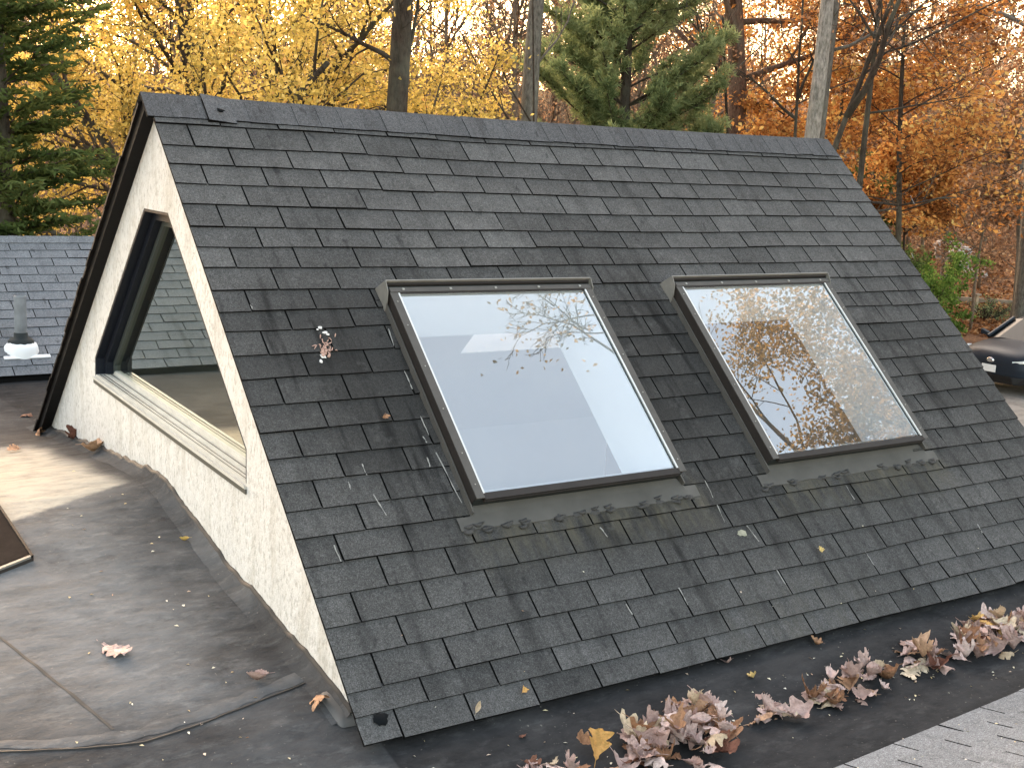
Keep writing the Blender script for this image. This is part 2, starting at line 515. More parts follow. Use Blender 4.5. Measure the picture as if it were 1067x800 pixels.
def shingles(F, rows, u0, u1, holes=(), stain=None, moss=None, seed=1, tab=TAB, thick=0.008, wav=0.006, shift=0.0, gap=0.0078):
    rng = np.random.default_rng(seed)
    mb = MB(); tone = []; sta = []; mos = []
    def warp(u, r, row):
        return r + wav * float(VN1(u * 1.1 + seed * 3, row * 0.61 + 5)) + 0.4 * wav * float(VN2(u * 4.1, row * 1.7))
    def put(vs, fs, t, mi, uvs):
        mb.add(vs, fs, mi)
        mb.uv.extend(uvs)
        for (u, r) in uvs:
            tone.append(t)
            sta.append(stain(u, r) if stain else 0.0)
            mos.append(moss(u, r) if moss else 0.0)
    for i in range(1, len(rows)):
        ra, rb = rows[i - 1], rows[i]
        off = (0.5 if i % 2 else 0.0) * tab + rng.normal() * 0.006 + shift
        edges = [u0]
        k = math.floor((u0 - off) / tab) + 1
        while off + k * tab < u1 - 0.02:
            e = off + k * tab + rng.normal() * 0.003
            if e - edges[-1] > 0.02: edges.append(e)
            k += 1
        edges.append(u1)
        sheet = 0.0
        for j in range(len(edges) - 1):
            if j % 3 == 0: sheet = rng.normal() * 0.12
            t = min(1, max(0, 0.5 + sheet + rng.normal() * 0.17))
            lift = abs(rng.normal()) * 0.0015 + (0.004 if rng.random() < 0.06 else 0)
            db = rng.normal() * 0.0014
            ga = 0 if j == 0 else gap / 2; gb = 0 if j == len(edges) - 2 else gap / 2
            rb_j = rb + (rng.normal() * 0.003 if i == len(rows) - 1 else 0)
            for (a, b, c, d) in subtract((edges[j] + ga, edges[j + 1] - gb, ra - 0.012, rb_j), holes):
                if b - a < 0.004 or d - c < 0.004: continue
                nx = 4 if b - a > 0.12 else 2
                us = np.linspace(a, b, nx + 1)
                vsx = []; uvs = []
                for q, fr in enumerate((0.0, 0.5, 1.0)):
                    r = c + (d - c) * fr
                    hh = 0.001 + (thick + lift) * max(0, (r - ra) / max(1e-6, rb - ra))
                    for u in us:
                        w = warp(u, r, i if fr > 0.4 else i - 1) + db * fr
                        vsx.append(F(u, w, hh)); uvs.append((u, r))
                fs = []
                n1 = nx + 1
                for q in range(2):
                    for x in range(nx):
                        fs.append((q * n1 + x, (q + 1) * n1 + x, (q + 1) * n1 + x + 1, q * n1 + x + 1))
                put(vsx, fs, t, 0, uvs)
                ev = []; euv = []; ef = []
                for x, u in enumerate(us):
                    w = warp(u, d, i) + db
                    hh = 0.001 + (thick + lift) * max(0, (d - ra) / max(1e-6, rb - ra))
                    ev += [F(u, w, hh), F(u, w, -0.004)]; euv += [(u, d)] * 2
                for x in range(nx): ef.append((2 * x, 2 * x + 1, 2 * x + 3, 2 * x + 2))
                put(ev, ef, t, 1, euv)
                for u in (a, b):
                    vv = [F(u, warp(u, r, i if fr > .4 else i - 1), hh) for (r, hh, fr) in ((c, .001, 0), (d, .001 + thick + lift, 1), (d, -.004, 1), (c, -.004, 0))]
                    put(vv, [(0, 1, 2, 3)], t, 1, [(u, c)] * 4)
    for (a, b, c, d) in subtract((u0 + 0.004, u1 - 0.004, max(0.004, rows[0] - 0.1), rows[-1] - 0.012), holes):
        nu, nr_ = max(1, int((b - a) / .25)), max(1, int((d - c) / .25))
        gu_, gr_ = np.linspace(a, b, nu + 1), np.linspace(c, d, nr_ + 1)
        put([F(x, y, -.003) for x in gu_ for y in gr_], [(i * (nr_ + 1) + j, i * (nr_ + 1) + j + 1, (i + 1) * (nr_ + 1) + j + 1, (i + 1) * (nr_ + 1) + j) for i in range(nu) for j in range(nr_)],
            .5, 2, [(x, y) for x in gu_ for y in gr_])
    mb.at = {'tone': ('POINT', tone), 'stain': ('POINT', sta), 'moss': ('POINT', mos)}
    return mb

SKY = [(0.805, 1.965, 1.235, 2.410), (2.545, 3.735, 1.235, 2.410)]      # the two skylights: u0 u1 r0 r1
HOLES = [(a + .035, b - .035, c + .035, d - .035) for a, b, c, d in SKY]
VROW = [-0.11, 1.04, 2.0, 2.98, 4.04, 5.09, 6.04, 7.02, 8.05, 9.01, 9.85, 10.91, 11.94, 12.97, 14.01, 15.06, 16.0, 17.04, 18.01, 19.02, 20.02, 21.06, 22.08, 23.13, 23.93, 24.78]
ROWS = [0.105] + [v * EE + 0.19 for v in VROW]
def g2(u, r, cu, cr, su, sr): return math.exp(-((u - cu) / su) ** 2 - ((r - cr) / sr) ** 2)
def stain(u, r):
    s = (0.95 * g2(u, r, 2.25, 1.75, .36, .75) + 0.70 * g2(u, r, .60, 1.75, .34, .62) + 0.55 * g2(u, r, 1.45, 2.56, .7, .22)
         + 0.5 * g2(u, r, 3.2, 2.55, .7, .2) + 0.25 * g2(u, r, 0.25, 1.35, .5, .4) + 0.35 * g2(u, r, 4.3, 1.9, .4, .6)
         + 0.25 * g2(u, r, 2.4, 2.9, 1.6, .3) + 0.42 * math.exp(-((r - 1.80) / .58) ** 2) + .10 * (r > 2.4))
    return min(1, s)
def moss(u, r):
    s = 0
    for a, b, c, d in SKY:
        if a - .1 < u < b + .12:
            s += math.exp(-((r - (d + .13)) / .13) ** 2)
    s += 0.5 * g2(u, r, 2.3, 3.2, .5, .2)
    return min(1, s)
rows = list(ROWS); rows[0] = 0.06
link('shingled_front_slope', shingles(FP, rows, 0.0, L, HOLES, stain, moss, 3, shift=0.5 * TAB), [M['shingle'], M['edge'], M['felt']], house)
RSKY = (2.55, 3.60, 1.56, 2.03)
RHOLE = [(RSKY[0] + .04, RSKY[1] - .04, RSKY[2] + .04, RSKY[3] - .04)]
RB = 3.20
rrows = [0.06] + [0.19 + i * 0.1247 for i in range(25)]
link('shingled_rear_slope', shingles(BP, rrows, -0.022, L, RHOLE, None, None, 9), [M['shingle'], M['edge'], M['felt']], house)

# ridge cap: one bent piece after another
mb = MB(); tone = []; rng = np.random.default_rng(5)
u = -0.03; i = 0
def cap_piece(mb, u, ln, lift, hang, t, slack=0.0):
    us = (u, u + ln)
    vsx = []; uvs = []
    for k, uu in enumerate(us):
        hh = 0.012 + (lift if k == 0 else 0.003)
        prof = []
        for r in (hang, hang * .55, .035): prof.append(BP(uu, r, hh))
        prof.append((uu, 0, RZ + hh + 0.004 - sag(uu, 0)))
        for r in (.035, hang * .55, hang): prof.append(FP(uu, r + slack, hh))
        vsx += prof; uvs += [(uu, q * .05) for q in range(7)]
    fs = [(q, q + 1, q + 8, q + 7) for q in range(6)]
    mb.add(vsx, fs, 0); mb.uv += uvs
    ed = [FP(us[0], hang + slack, .012 + lift), FP(us[1], hang + slack, .015), FP(us[1], hang + slack, .002), FP(us[0], hang + slack, .002)]
    mb.add(ed, [(0, 1, 2, 3)], 1); mb.uv += [(u, 0)] * 4
    e2 = [FP(us[0], .01, .012 + lift), FP(us[0], hang + slack, .012 + lift), FP(us[0], hang + slack, .001), FP(us[0], .01, .001)]
    mb.add(e2, [(0, 1, 2, 3)], 1); mb.uv += [(u, 0)] * 4
    return 22 - 0
cnt = []
while u < L - 0.02:
    n0 = len(mb.v)
    ln = min(0.128 + rng.normal() * .005, L + .01 - u)
    t = min(1, max(0, .5 + rng.normal() * .2))
    cap_piece(mb, u, ln + .03 if u + ln < L - .05 else ln, .004 + abs(rng.normal()) * .0012, .146 + rng.normal() * .003, t)
    tone += [t] * (len(mb.v) - n0)
    u += ln
mb.at = {'tone': ('POINT', tone), 'stain': ('POINT', [0.1] * len(tone)), 'moss': ('POINT', [0.0] * len(tone))}
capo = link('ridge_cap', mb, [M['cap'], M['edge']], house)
mb = MB(); cap_piece(mb, .262, .145, .018, .160, .7)
mb.at = {'tone': ('POINT', [.75] * len(mb.v)), 'stain': ('POINT', [0] * len(mb.v)), 'moss': ('POINT', [0] * len(mb.v))}
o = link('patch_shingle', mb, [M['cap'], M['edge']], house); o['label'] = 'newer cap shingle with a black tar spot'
def blob(mb, F, u, r, su, sr, h, n=14, seed=0, mi=0, h0=0.0):
    rg = np.random.default_rng(seed)
    ring = []
    for j in range(n):
        a = j * 2 * math.pi / n; k = 1 + rg.normal() * .16
        ring.append((u + su * k * math.cos(a), r + sr * k * math.sin(a)))
    vsx = [F(a, b, h0) for a, b in ring] + [F(u + (a - u) * .7, r + (b - r) * .7, h0 + h * .8) for a, b in ring] + [F(u, r, h0 + h)]
    fs = [(j, (j + 1) % n, n + (j + 1) % n, n + j) for j in range(n)] + [(n + j, n + (j + 1) % n, 2 * n) for j in range(n)]
    mb.add(vsx, fs, mi)
mb = MB(); blob(mb, FP, .335, .095, .018, .012, .008, seed=3, h0=.030)
link('tar_spot', mb, M['blacktar'], o, smooth=True)
mb = MB()
uu, rr = slope_uv(397, 751); blob(mb, FP, uu, rr, .030, .026, .006, seed=8, h0=.010)
link('tar_spot', mb, M['blacktar'], house, smooth=True)
# pale scuffs where granules wore off along the cutouts
rg = np.random.default_rng(12)
scuff_m = plain('bare_fibreglass', (0.25, 0.245, 0.23), .9, var=.5, scale=50)
def scuff(x0, y0, x1, y1, w=.0032):
    mb = MB()
    a = np.array(slope_uv(x0, y0)); b = np.array(slope_uv(x1, y1)); n = 6; ws_ = w * rg.uniform(.15, 1.2, n + 1); os_ = np.cumsum(rg.normal(size=n + 1) * .0011)
    d = (b - a) / np.linalg.norm(b - a); q = np.array([-d[1], d[0]])
    for k in range(n):
        p0 = a + (b - a) * k / n; p1 = a + (b - a) * (k + 1) / n
        w0, w1 = ws_[k], ws_[k + 1]
        pts = [p0 - q * (w0 - os_[k]), p1 - q * (w1 - os_[k + 1]), p1 + q * (w1 + os_[k + 1]), p0 + q * (w0 + os_[k])]
        mb.quad(*[FP(p[0], p[1], .0105) for p in pts])
    link('worn_cutout', mb, scuff_m, house)
for sc in [(376, 484, 381, 496), (388, 516, 401, 538), (362, 503, 365, 511), (444, 477, 448, 487), (453, 472, 479, 525), (420, 387, 429, 406), (437, 434, 446, 454), (404, 343, 410, 361),
           (347, 569, 354, 586), (440, 455, 444, 462), (260, 319, 263, 324), (734, 305, 737, 312), (733, 500, 741, 519), (744, 521, 755, 545), (777, 548, 790, 565), (706, 613, 716, 631),
           (806, 591, 818, 610), (880, 506, 889, 521), (940, 425, 946, 436), (1017, 547, 1022, 556), (651, 630, 658, 641), (624, 550, 632, 560), (435, 380, 437, 386), (900, 575, 910, 590),
           (949, 265, 951, 270), (948, 205, 952, 214)]:
    scuff(*sc)
# yellowed rub on the shingle below the skylights
mb = MB()
for x, y, a, b in [(772, 556, .03, .016)]:
    uu, rr = slope_uv(x, y); blob(mb, FP, uu, rr, a, b, .0015, seed=4, h0=.0085)
link('lichen_patch', mb, plain('pale_lichen', (0.26, 0.25, 0.19), .9, var=.5, scale=60, bump=.4), house)

# skylights -------------------------------------------------------------
TH = 0.27                                                      # roof build-up
def skylight(F, u0, u1, r0, r1, label, apron=True, seed=0):
    rg = np.random.default_rng(seed)
    c = F((u0 + u1) / 2, (r0 + r1) / 2, 0)
    sk = empty('skylight', c); sk.parent = house; sk.location = np.asarray(c) - ORG[house.name]
    ORG[sk.name] = np.asarray(c, float)
    sk['label'] = label
    H = .088
    mb = MB()
    for (a, b) in ((u0, u0 + .012), (u1 - .012, u1)):
        mb.sbox(F, a, b, r0 + .03, r1 - .012, -.01, H - .006, 0)
    mb.sbox(F, u0 + .002, u1 - .002, r1 - .030, r1 - .010, .004, H - .028, 3)  # shadow under the bottom trim, put in as a near-black bar
    mb.sbox(F, u0 + .012, u1 - .012, r1 - .045, r1 - .030, -.03, .05, 3)
    mb.sbox(F, u0 - .002, u1 + .002, r0, r0 + .014, -.01, H + .004, 0)
    for (a, b) in ((u0 - .003, u0 + .038), (u1 - .036, u1 + .003)):
        mb.sbox(F, a, b, r0 + .055, r1 - .004, H - .006, H, 1)
    mb.sbox(F, u0 + .038, u1 - .036, r1 - .028, r1 + .003, H - .0138, H - .003, 0)
    mb.sbox(F, u0 + .038, u1 - .036, r1 - .020, r1 + .006, H - .027, H - .0145, 0)
    for t in (.03, .16, .38, .6, .82, .97):
        for uu in (u0 + .016, u1 - .016):
            rr = r0 + .08 + t * (r1 - r0 - .12)
            mb.sbox(F, uu - .0032, uu + .0032, rr - .0032, rr + .0032, H, H + .003, 2)
    link('frame', mb, [M['brown'], M['bronze'], M['screw'], M['rubber_and_shade']], sk, bevel=.002)
    mb = MB()                                                  # head cladding with folded ears
    mb.sbox(F, u0 - .012, u1 + .012, r0 - .004, r0 + .002, .0, H + .018, 2)
    mb.sbox(F, u0 - .010, u1 + .010, r0 + .0022, r0 + .030, .0, H - .010, 4)  # shade on the hood's front face, painted in as a near-black strip
    mb.sbox(F, u0 + .0, u1 - .0, r0 + .030, r0 + .056, H - .004, H + .003, 1)
    mb.sbox(F, u0 + .05, u1 - .05, r0 + .0565, r0 + .064, H - .004, H + .000, 0)
    for x in (u0 - .014, u1 + .012):
        p = [(r0 - .035, .0), (r0 + .10, .004), (r0 + .085, .05), (r0 + .05, H + .004), (r0 + .0, H + .02), (r0 - .02, .05)]
        a = [F(x - .001, r, h) for r, h in p]; b = [F(x + .003, r, h) for r, h in p]
        mb.add(a + b, [tuple(range(6))[::-1], tuple(range(6, 12))] + [(j, (j + 1) % 6, 6 + (j + 1) % 6, 6 + j) for j in range(6)], 2)
    for t in (.06, .28, .5, .72, .94):
        uu = u0 + t * (u1 - u0)
        mb.sbox(F, uu - .006, uu + .006, r0 + .037, r0 + .048, H + .003, H + .007, 3)
    link('head_cladding', mb, [M['brown'], M['bronze'], M['galv'], M['screw'], M['rubber_and_shade']], sk)
    gu0, gu1, gr0, gr1 = u0 + .046, u1 - .044, r0 + .060, r1 - .027
    mb = MB()
    mb.sbox(F, gu0 - .0085, gu0, gr0, gr1, H - .006, H - .0005, 0)
    mb.sbox(F, gu1, gu1 + .0085, gr0, gr1, H - .006, H - .0005, 0)
    mb.sbox(F, gu0, gu1, gr1 - .004, gr1 + .003, H - .0135, H - .006, 1)
    mb.sbox(F, gu1 - .006, gu1 - .003, gr0, gr1, H - .0115, H - .0095, 1)
    link('glazing_strip', mb, [M['silver'], M['rubber_and_shade']], sk)
    mb = MB()
    mb.quad(F(gu0 - .005, gr0 - .02, H - .012), F(gu0 - .005, gr1, H - .012), F(gu1 + .005, gr1, H - .012), F(gu1 + .005, gr0 - .02, H - .012))
    link('pane', mb, M['glass'], sk)
    mb = MB()                                                  # plastered shaft through the roof
    a0, a1, b0, b1 = u0 + .050, u1 - .048, r0 + .052, r1 - .046
    t = H - .02
    for (pa, pb) in (((a0, b0), (a0, b1)), ((a0, b1), (a1, b1)), ((a1, b1), (a1, b0)), ((a1, b0), (a0, b0))):
        mb.quad(F(pa[0], pa[1], t), F(pb[0], pb[1], t), F(pb[0], pb[1], -TH), F(pa[0], pa[1], -TH))
    for (x0, x1, y0, y1) in ((u0 + .012, a0, r0 + .014, r1 - .045), (a1, u1 - .012, r0 + .014, r1 - .045), (a0, a1, r0 + .014, b0), (a0, a1, b1, r1 - .045)):
        mb.quad(F(x0, y0, t), F(x0, y1, t), F(x1, y1, t), F(x1, y0, t))
    link('shaft', mb, M['drywall'], sk)
    if apron:
        mb = MB()                                              # grey apron below, irregular lower edge
        n = 40; us = np.linspace(u0 - .085, u1 + .085, n + 1)
        top, bot = [], []
        for x in us:
            inside = u0 + .0 < x < u1
            top.append((x, r1 - .012 if inside else r1 + .035))
            bot.append((x, r1 + .100 + .004 * float(VN3(x * 9, seed))))
        vt = []
        for (x, r) in top: vt.append(F(x, r, .016 if u0 < x < u1 else .010))
        for (x, r), (x2, r2) in zip(top, bot): vt.append(F(x, r + (r2 - r) * .35, .012))
        for (x, r) in bot: vt.append(F(x, r, .0105))
        for (x, r) in bot: vt.append(F(x, r + .002, .004))
        fs = []
        for q in range(3):
            for j in range(n): fs.append((q * (n + 1) + j, (q + 1) * (n + 1) + j, (q + 1) * (n + 1) + j + 1, q * (n + 1) + j + 1))
        mb.add(vt, fs, 0)
        for x in (u0 - .012, u1 + .004):
            mb.sbox(F, x, x + .008, r0 + .03, r1 + .03, .004, .035, 0)
        link('apron_flashing', mb, [M['apron'], M['galv']], sk)
        k = 0
        for x in np.linspace(u0 - .05, u1 + .02, 14):
            if rg.random() < .30: continue
            mb = MB()
            for q in range(int(rg.integers(1, 4))):
                xx = x + rg.normal() * .014; rr = r1 + .098 + rg.normal() * .008; k += 1
                pts = []
                for w in range(5):
                    pts.append(F(xx + .024 * (w - 2) / 2 + rg.normal() * .004, rr + .009 * math.sin(w) + q * .009 - .008, .012 + .004 * math.sin(w * .8)))
                mb.tube(pts, [.003, .007, .009, .006, .002], 6)
            blob(mb, F, x, r1 + .098, .030, .014, .007, seed=k, h0=.008)
            link('sealant', mb, M['tar'], sk, smooth=True)
    return sk
skylight(FP, *SKY[0], 'left skylight reflecting pale sky over the white room inside', seed=1)
skylight(FP, *SKY[1], 'right skylight reflecting autumn branches', seed=4)
skylight(BP, *RSKY, 'small rear skylight seen through the left skylight', apron=False)

# ceilings and room behind the glass
mb = MB()
for (F, hs) in ((FP, [(u0 + .050, u1 - .048, r0 + .052, r1 - .046) for u0, u1, r0, r1 in SKY]), (BP, [(RSKY[0] + .050, RSKY[1] - .048, RSKY[2] + .052, RSKY[3] - .046)])):
    for (a, b, c, d) in subtract((.18, L - .12, .20, 3.25), hs):
        mb.quad(F(a, c, -TH), F(a, d, -TH), F(b, d, -TH), F(b, c, -TH))
link('ceiling', mb, M['drywall'], house)
mb = MB()
mb.add([(L - .12, -2.12, .7), (L - .12, 2.05, .7), (L - .12, 2.05, 2.62), (L - .12, 0, 4.6), (L - .12, -2.12, 2.62)], [(0, 1, 2, 3, 4)])
link('end_wall', mb, M['beige'], house); mb = MB()
mb.quad((.18, 2.05, .7), (L - .12, 2.05, .7), (L - .12, 2.05, 3.1), (.18, 2.05, 3.1))
link('room_wall', mb, M['drywall'], house); mb = MB()
mb.quad((.18, -2.12, .7), (L - .12, -2.12, .7), (L - .12, -2.12, 2.95), (.18, -2.12, 2.95))
link('room_wall', mb, M['drywall'], house)
mb = MB(); mb.box(.1, L - .05, -2.2, 2.1, .62, .70)
link('room_floor', mb, M['beige'], house)
mb = MB(); mb.box(2.9, 3.5, 1.45, 2.0, .70, 2.15); mb.box(2.86, 3.54, 1.41, 2.03, 2.15, 2.19)
link('cabinet', mb, M['drywall'], house, bevel=.004)

# gable wall ------------------------------------------------------------
from mathutils.geometry import tessellate_polygon
GX = 0.05
WIN = [(0.195, 4.461), (-0.161, 4.462), (-1.154, 3.537), (-1.158, 3.378), (1.084, 3.453), (1.079, 3.565)]      # (y, z)
def slope_z(y): return RZ - abs(y) * S / CC - .012 / CC
outer = [(0, slope_z(0)), (-2.27, slope_z(-2.27)), (-2.27, 2.45), (2.42, 2.45), (2.42, slope_z(2.42))]
tri = tessellate_polygon([[Vector((y, z, 0)) for y, z in outer], [Vector((y, z, 0)) for y, z in WIN]])
pts = outer + WIN
mb = MB()
mb.add([(GX, y, z) for y, z in pts], [tuple(t) for t in tri])
mb.add([(GX + .13, y, z) for y, z in pts], [tuple(t)[::-1] for t in tri])
for j in range(6):
    a, b = WIN[j], WIN[(j + 1) % 6]
    mb.quad((GX, *a), (GX, *b), (GX + .13, *b), (GX + .13, *a))
link('gable_wall', mb, M['stucco'], house)
mb = MB()
tri2 = tessellate_polygon([[Vector((y, z, 0)) for y, z in outer]])
mb.add([(L - .06, y, z) for y, z in outer], [tuple(t) for t in tri2])
mb.add([(L - .11, y, z) for y, z in outer], [tuple(t) for t in tri2])
link('gable_wall', mb, M['stucco'], house)
def inset(poly, ds):
    n = len(poly); out = []
    lines = []
    cy = sum(p[0] for p in poly) / n; cz = sum(p[1] for p in poly) / n
    for j in range(n):
        a = np.array(poly[j]); b = np.array(poly[(j + 1) % n]); d = b - a; d /= np.linalg.norm(d)
        q = np.array([-d[1], d[0]])
        if q @ (np.array([cy, cz]) - a) < 0: q = -q
        lines.append((a + q * ds[j], d))
    for j in range(n):
        p, d = lines[j - 1]; q, e = lines[j]
        A = np.array([[d[0], -e[0]], [d[1], -e[1]]])
        t = np.linalg.solve(A, q - p)
        out.append(tuple(p + d * t[0]))
    return out
win = empty('gable_window', (GX, 0, 3.4)); win.parent = house; win.location = np.array([GX, 0, 3.4]) - ORG[house.name]
ORG[win.name] = np.array([GX, 0, 3.4]); win['label'] = 'five sided fixed window with a dark navy surround'
def ring(mb, d0, d1, x0, x1, mi_fn, bot=(1, 1)):
    A = inset(WIN, [d0] * 3 + [d0 * bot[0]] + [d0] * 2); B = inset(WIN, [d1] * 3 + [d1 * bot[1]] + [d1] * 2)
    for j in range(6):
        k = (j + 1) % 6
        mb.hexa([(x0, *A[j]), (x0, *A[k]), (x0, *B[k]), (x0, *B[j]), (x1, *A[j]), (x1, *A[k]), (x1, *B[k]), (x1, *B[j])], mi_fn(j))
mb = MB()
dark = lambda j: 1 if j == 3 else 0
ring(mb, -.001, .014, GX + .002, GX + .16, dark)
ring(mb, .0145, .055, GX + .050, GX + .16, dark, (1, .36))
ring(mb, .0555, .085, GX + .088, GX + .16, lambda j: 1 if j == 3 else 2, (.37, .50))
link('frame', mb, [M['navy'], M['cream'], plain('greyed_sash', (.05, .060, .058), .4)], win)
mb = MB()                                                      # stepped cream sill
a, b = WIN[4], WIN[3]
def sillbar(x0, x1, d0, d1, mi, ext=.004):
    mb.hexa([(x0, a[0] + ext, a[1] + d0), (x1, a[0] + ext, a[1] + d0), (x1, b[0] - ext, b[1] + d0), (x0, b[0] - ext, b[1] + d0),
             (x0, a[0] + ext, a[1] + d1), (x1, a[0] + ext, a[1] + d1), (x1, b[0] - ext, b[1] + d1), (x0, b[0] - ext, b[1] + d1)], mi)
sillbar(GX - .010, GX + .010, -.014, -.0035, 0)
sillbar(GX - .015, GX - .0105, -.010, .004, 0)
sillbar(GX - .008, GX - .0005, -.036, -.0145, 1)
A_ = inset(WIN, [.0145] * 3 + [.0142] + [.0145] * 2)
for (xa, xb) in ((.018, .0225), (.038, .0425)):
    mb.hexa([(GX + xx, A_[4][0] * 1.0 - .02 if q < 2 else A_[3][0] + .02, (A_[4][1] if q < 2 else A_[3][1]) + hh) for hh in (-.001, .0022) for q, xx in ((0, xa), (1, xb), (2, xb), (3, xa))], 1)
B_ = inset(WIN, [.055] * 3 + [.0198] + [.055] * 2)
mb.hexa([(GX + xx, B_[4][0] if q < 2 else B_[3][0], (B_[4][1] if q < 2 else B_[3][1]) + hh) for hh in (-.001, .002) for q, xx in ((0, .070), (1, .076), (2, .076), (3, .070))], 1)
link('sill', mb, [M['cream'], plain('grey_sill_drip', (.09, .088, .075), .5)], win)
gp = inset(WIN, [.08] * 3 + [.038] + [.08] * 2)
mb = MB(); mb.add([(GX + .104, y, z) for y, z in gp], [tuple(range(6))])
link('pane', mb, M['winglass'], win)

# rake edges ------------------------------------------------------------
mb = MB(); rg = np.random.default_rng(2)
mb.hexa([BP(-.010, 3.2, -.050), BP(GX - .001, 3.2, -.055), BP(GX - .001, .0, -.055), BP(-.010, .0, -.050), BP(-.010, 3.2, -.006), BP(GX - .001, 3.2, -.006), BP(GX - .001, .0, -.006), BP(-.010, .0, -.006)])
for i in range(26):                                            # ragged shingle ends
    r0 = .08 + i * .1247
    if r0 > 3.1: break
    d = rg.uniform(.002, .014)
    mb.sbox(BP, -.022 - d, .0, r0 - .03, r0 + .115 + rg.normal() * .008, -.006, .004 + rg.uniform(0, .006))
link('rake_trim', mb, M['rake'], house)
mb = MB()
mb.hexa([FP(.012, 3.27, -.03), FP(GX - .001, 3.27, -.03), FP(GX - .001, .01, -.03), FP(.012, .01, -.03), FP(.012, 3.27, -.005), FP(GX - .001, 3.27, -.005), FP(GX - .001, .01, -.005), FP(.012, .01, -.005)])
link('rake_trim', mb, M['rake'], house)

# flat roof membrane ----------------------------------------------------
ZY = [-3.7, -3.1, -2.73, -2.40, -2.10, -1.0, -0.25, -0.05, 0.2, 1.08, 2.3, 4.3]
ZZ = [2.58, 2.585, 2.60, 2.695, 2.775, 2.935, 3.085, 3.105, 3.100, 3.015, 2.885, 2.83]
BL = [(45, 598, .028), (95, 660, .03), (154, 668, .025), (104, 607, .02)]
def zm0(y): return float(np.interp(y, ZY, ZZ))
def onmem0(x, y):
    z = 2.9
    for _ in range(30): z = .5 * z + .5 * zm0(onz(x, y, z)[1])
    return onz(x, y, z)
BLW = [(*onmem0(x, y)[:2], r) for x, y, r in BL]
def zm(x, y):
    z = np.interp(y, ZY, ZZ) if False else np.interp(np.asarray(y), ZY, ZZ)
    y2 = np.asarray(y)
    z = (np.interp(y2 - .06, ZY, ZZ) + np.interp(y2, ZY, ZZ) * 2 + np.interp(y2 + .06, ZY, ZZ)) / 4
    z = z + .006 * VN1(np.asarray(x) * 3 + 9, y2 * 4 + 7) + .003 * VN2(np.asarray(x) * 11, y2 * 13)
    for bx, by, r in BLW:
        z = z + .008 * np.exp(-((x - bx) ** 2 + (y2 - by) ** 2) / (r * .6) ** 2)
    return z
def onmem(x, y):
    p = onmem0(x, y); z = float(zm(p[0], p[1]))
    for _ in range(6):
        p = onz(x, y, z); z = .5 * z + .5 * float(zm(p[0], p[1]))
    return np.array([p[0], p[1], float(zm(p[0], p[1]))])
xs = np.unique(np.round(np.concatenate([np.linspace(-8, -2, 13), np.arange(-2, .1, .022), [.06], np.arange(.1, 4.9, .06), [4.68, 4.9]]), 4))
ys = np.unique(np.round(np.concatenate([np.linspace(-3.7, -2.7, 26), np.arange(-2.7, 1.9, .026), np.arange(1.9, 4.35, .12), [-2.28, 2.06, 4.35]]), 4))
X, Y = np.meshgrid(xs, ys, indexing='ij')
Z = zm(X, Y)
t1, t0 = onmem0(0, 548), onmem0(130, 505)
def sst(a, b, x): t = np.clip((x - a) / (b - a), 0, 1); return t * t * (3 - 2 * t)
paleness = .06 + .86 * (1 - .75 * sst(-.42, .0, X + .10 * VN2(X * 3, Y * 4)))* (X < .06) * sst(-2.1, -1.75, Y)  # position mask: paler mid-left, darker by the wall, valley, corner and rear
paleness = paleness * (1 - .65 * sst(1.55, 1.75, Y)) + .22 * (X < .1) * (1 - sst(-2.1, -1.75, Y))
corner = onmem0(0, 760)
paleness *= 1 - .55 * np.exp(-(((X - corner[0]) / .30) ** 2 + ((Y - corner[1]) / .28) ** 2))
side = (Y - t0[1]) - (X - t0[0]) * (t1[1] - t0[1]) / (t1[0] - t0[0])
tan = sst(-.008, .022, side) * (1 - sst(-.24, -.08, X + .05 * VN3(X * 7, Y * 6))) * (1 - sst(1.2, 1.7, Y)) * .95  # tan zone beyond a slanting line, fading towards wall and rear
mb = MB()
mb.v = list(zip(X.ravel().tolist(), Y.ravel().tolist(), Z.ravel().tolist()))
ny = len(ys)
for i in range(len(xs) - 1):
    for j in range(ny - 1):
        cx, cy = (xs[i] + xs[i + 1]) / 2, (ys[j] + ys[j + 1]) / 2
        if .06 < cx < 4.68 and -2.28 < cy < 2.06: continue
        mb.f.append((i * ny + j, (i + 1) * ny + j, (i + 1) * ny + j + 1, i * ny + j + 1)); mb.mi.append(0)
mb.at = {'paleness': ('POINT', paleness.ravel()), 'tan': ('POINT', tan.ravel())}
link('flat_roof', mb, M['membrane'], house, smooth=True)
# the upturn against the gable wall
mb = MB(); rg = np.random.default_rng(3); n = 150
yy = np.linspace(-2.19, 2.40, n)
prof = []
for y in yy:
    z = float(zm(-.07, y)); w = .030 + .008 * float(VN1(y * 3, 1)) + .006 * float(VN2(y * 14, 2)) + .005 * float(VN3(y * 45, 3))
    k = .006 * float(VN2(y * 5, 8))
    prof.append([(-.036 + k, y, z + .0005), (-.012 + k, y, z + .006), (.020, y, z + .016), (GX - .013, y, z + w), (GX - .012, y, z + w + .012 + .004 * float(VN3(y * 30, 9))), (GX + .002, y, z + w + .014)])
for j in range(n):
    mb.v += prof[j]
for j in range(n - 1):
    for q in range(5):
        mb.f.append((j * 6 + q, (j + 1) * 6 + q, (j + 1) * 6 + q + 1, j * 6 + q + 1)); mb.mi.append(0 if q < 3 else 1)
mb.at = {'paleness': ('POINT', [(.42 + .2 * float(VN2(v_[1] * 4, 3))) for v_ in mb.v]), 'tan': ('POINT', [0.0] * len(mb.v))}
link('wall_flashing', mb, [M['membrane'], M['lapdark']], house, smooth=True)
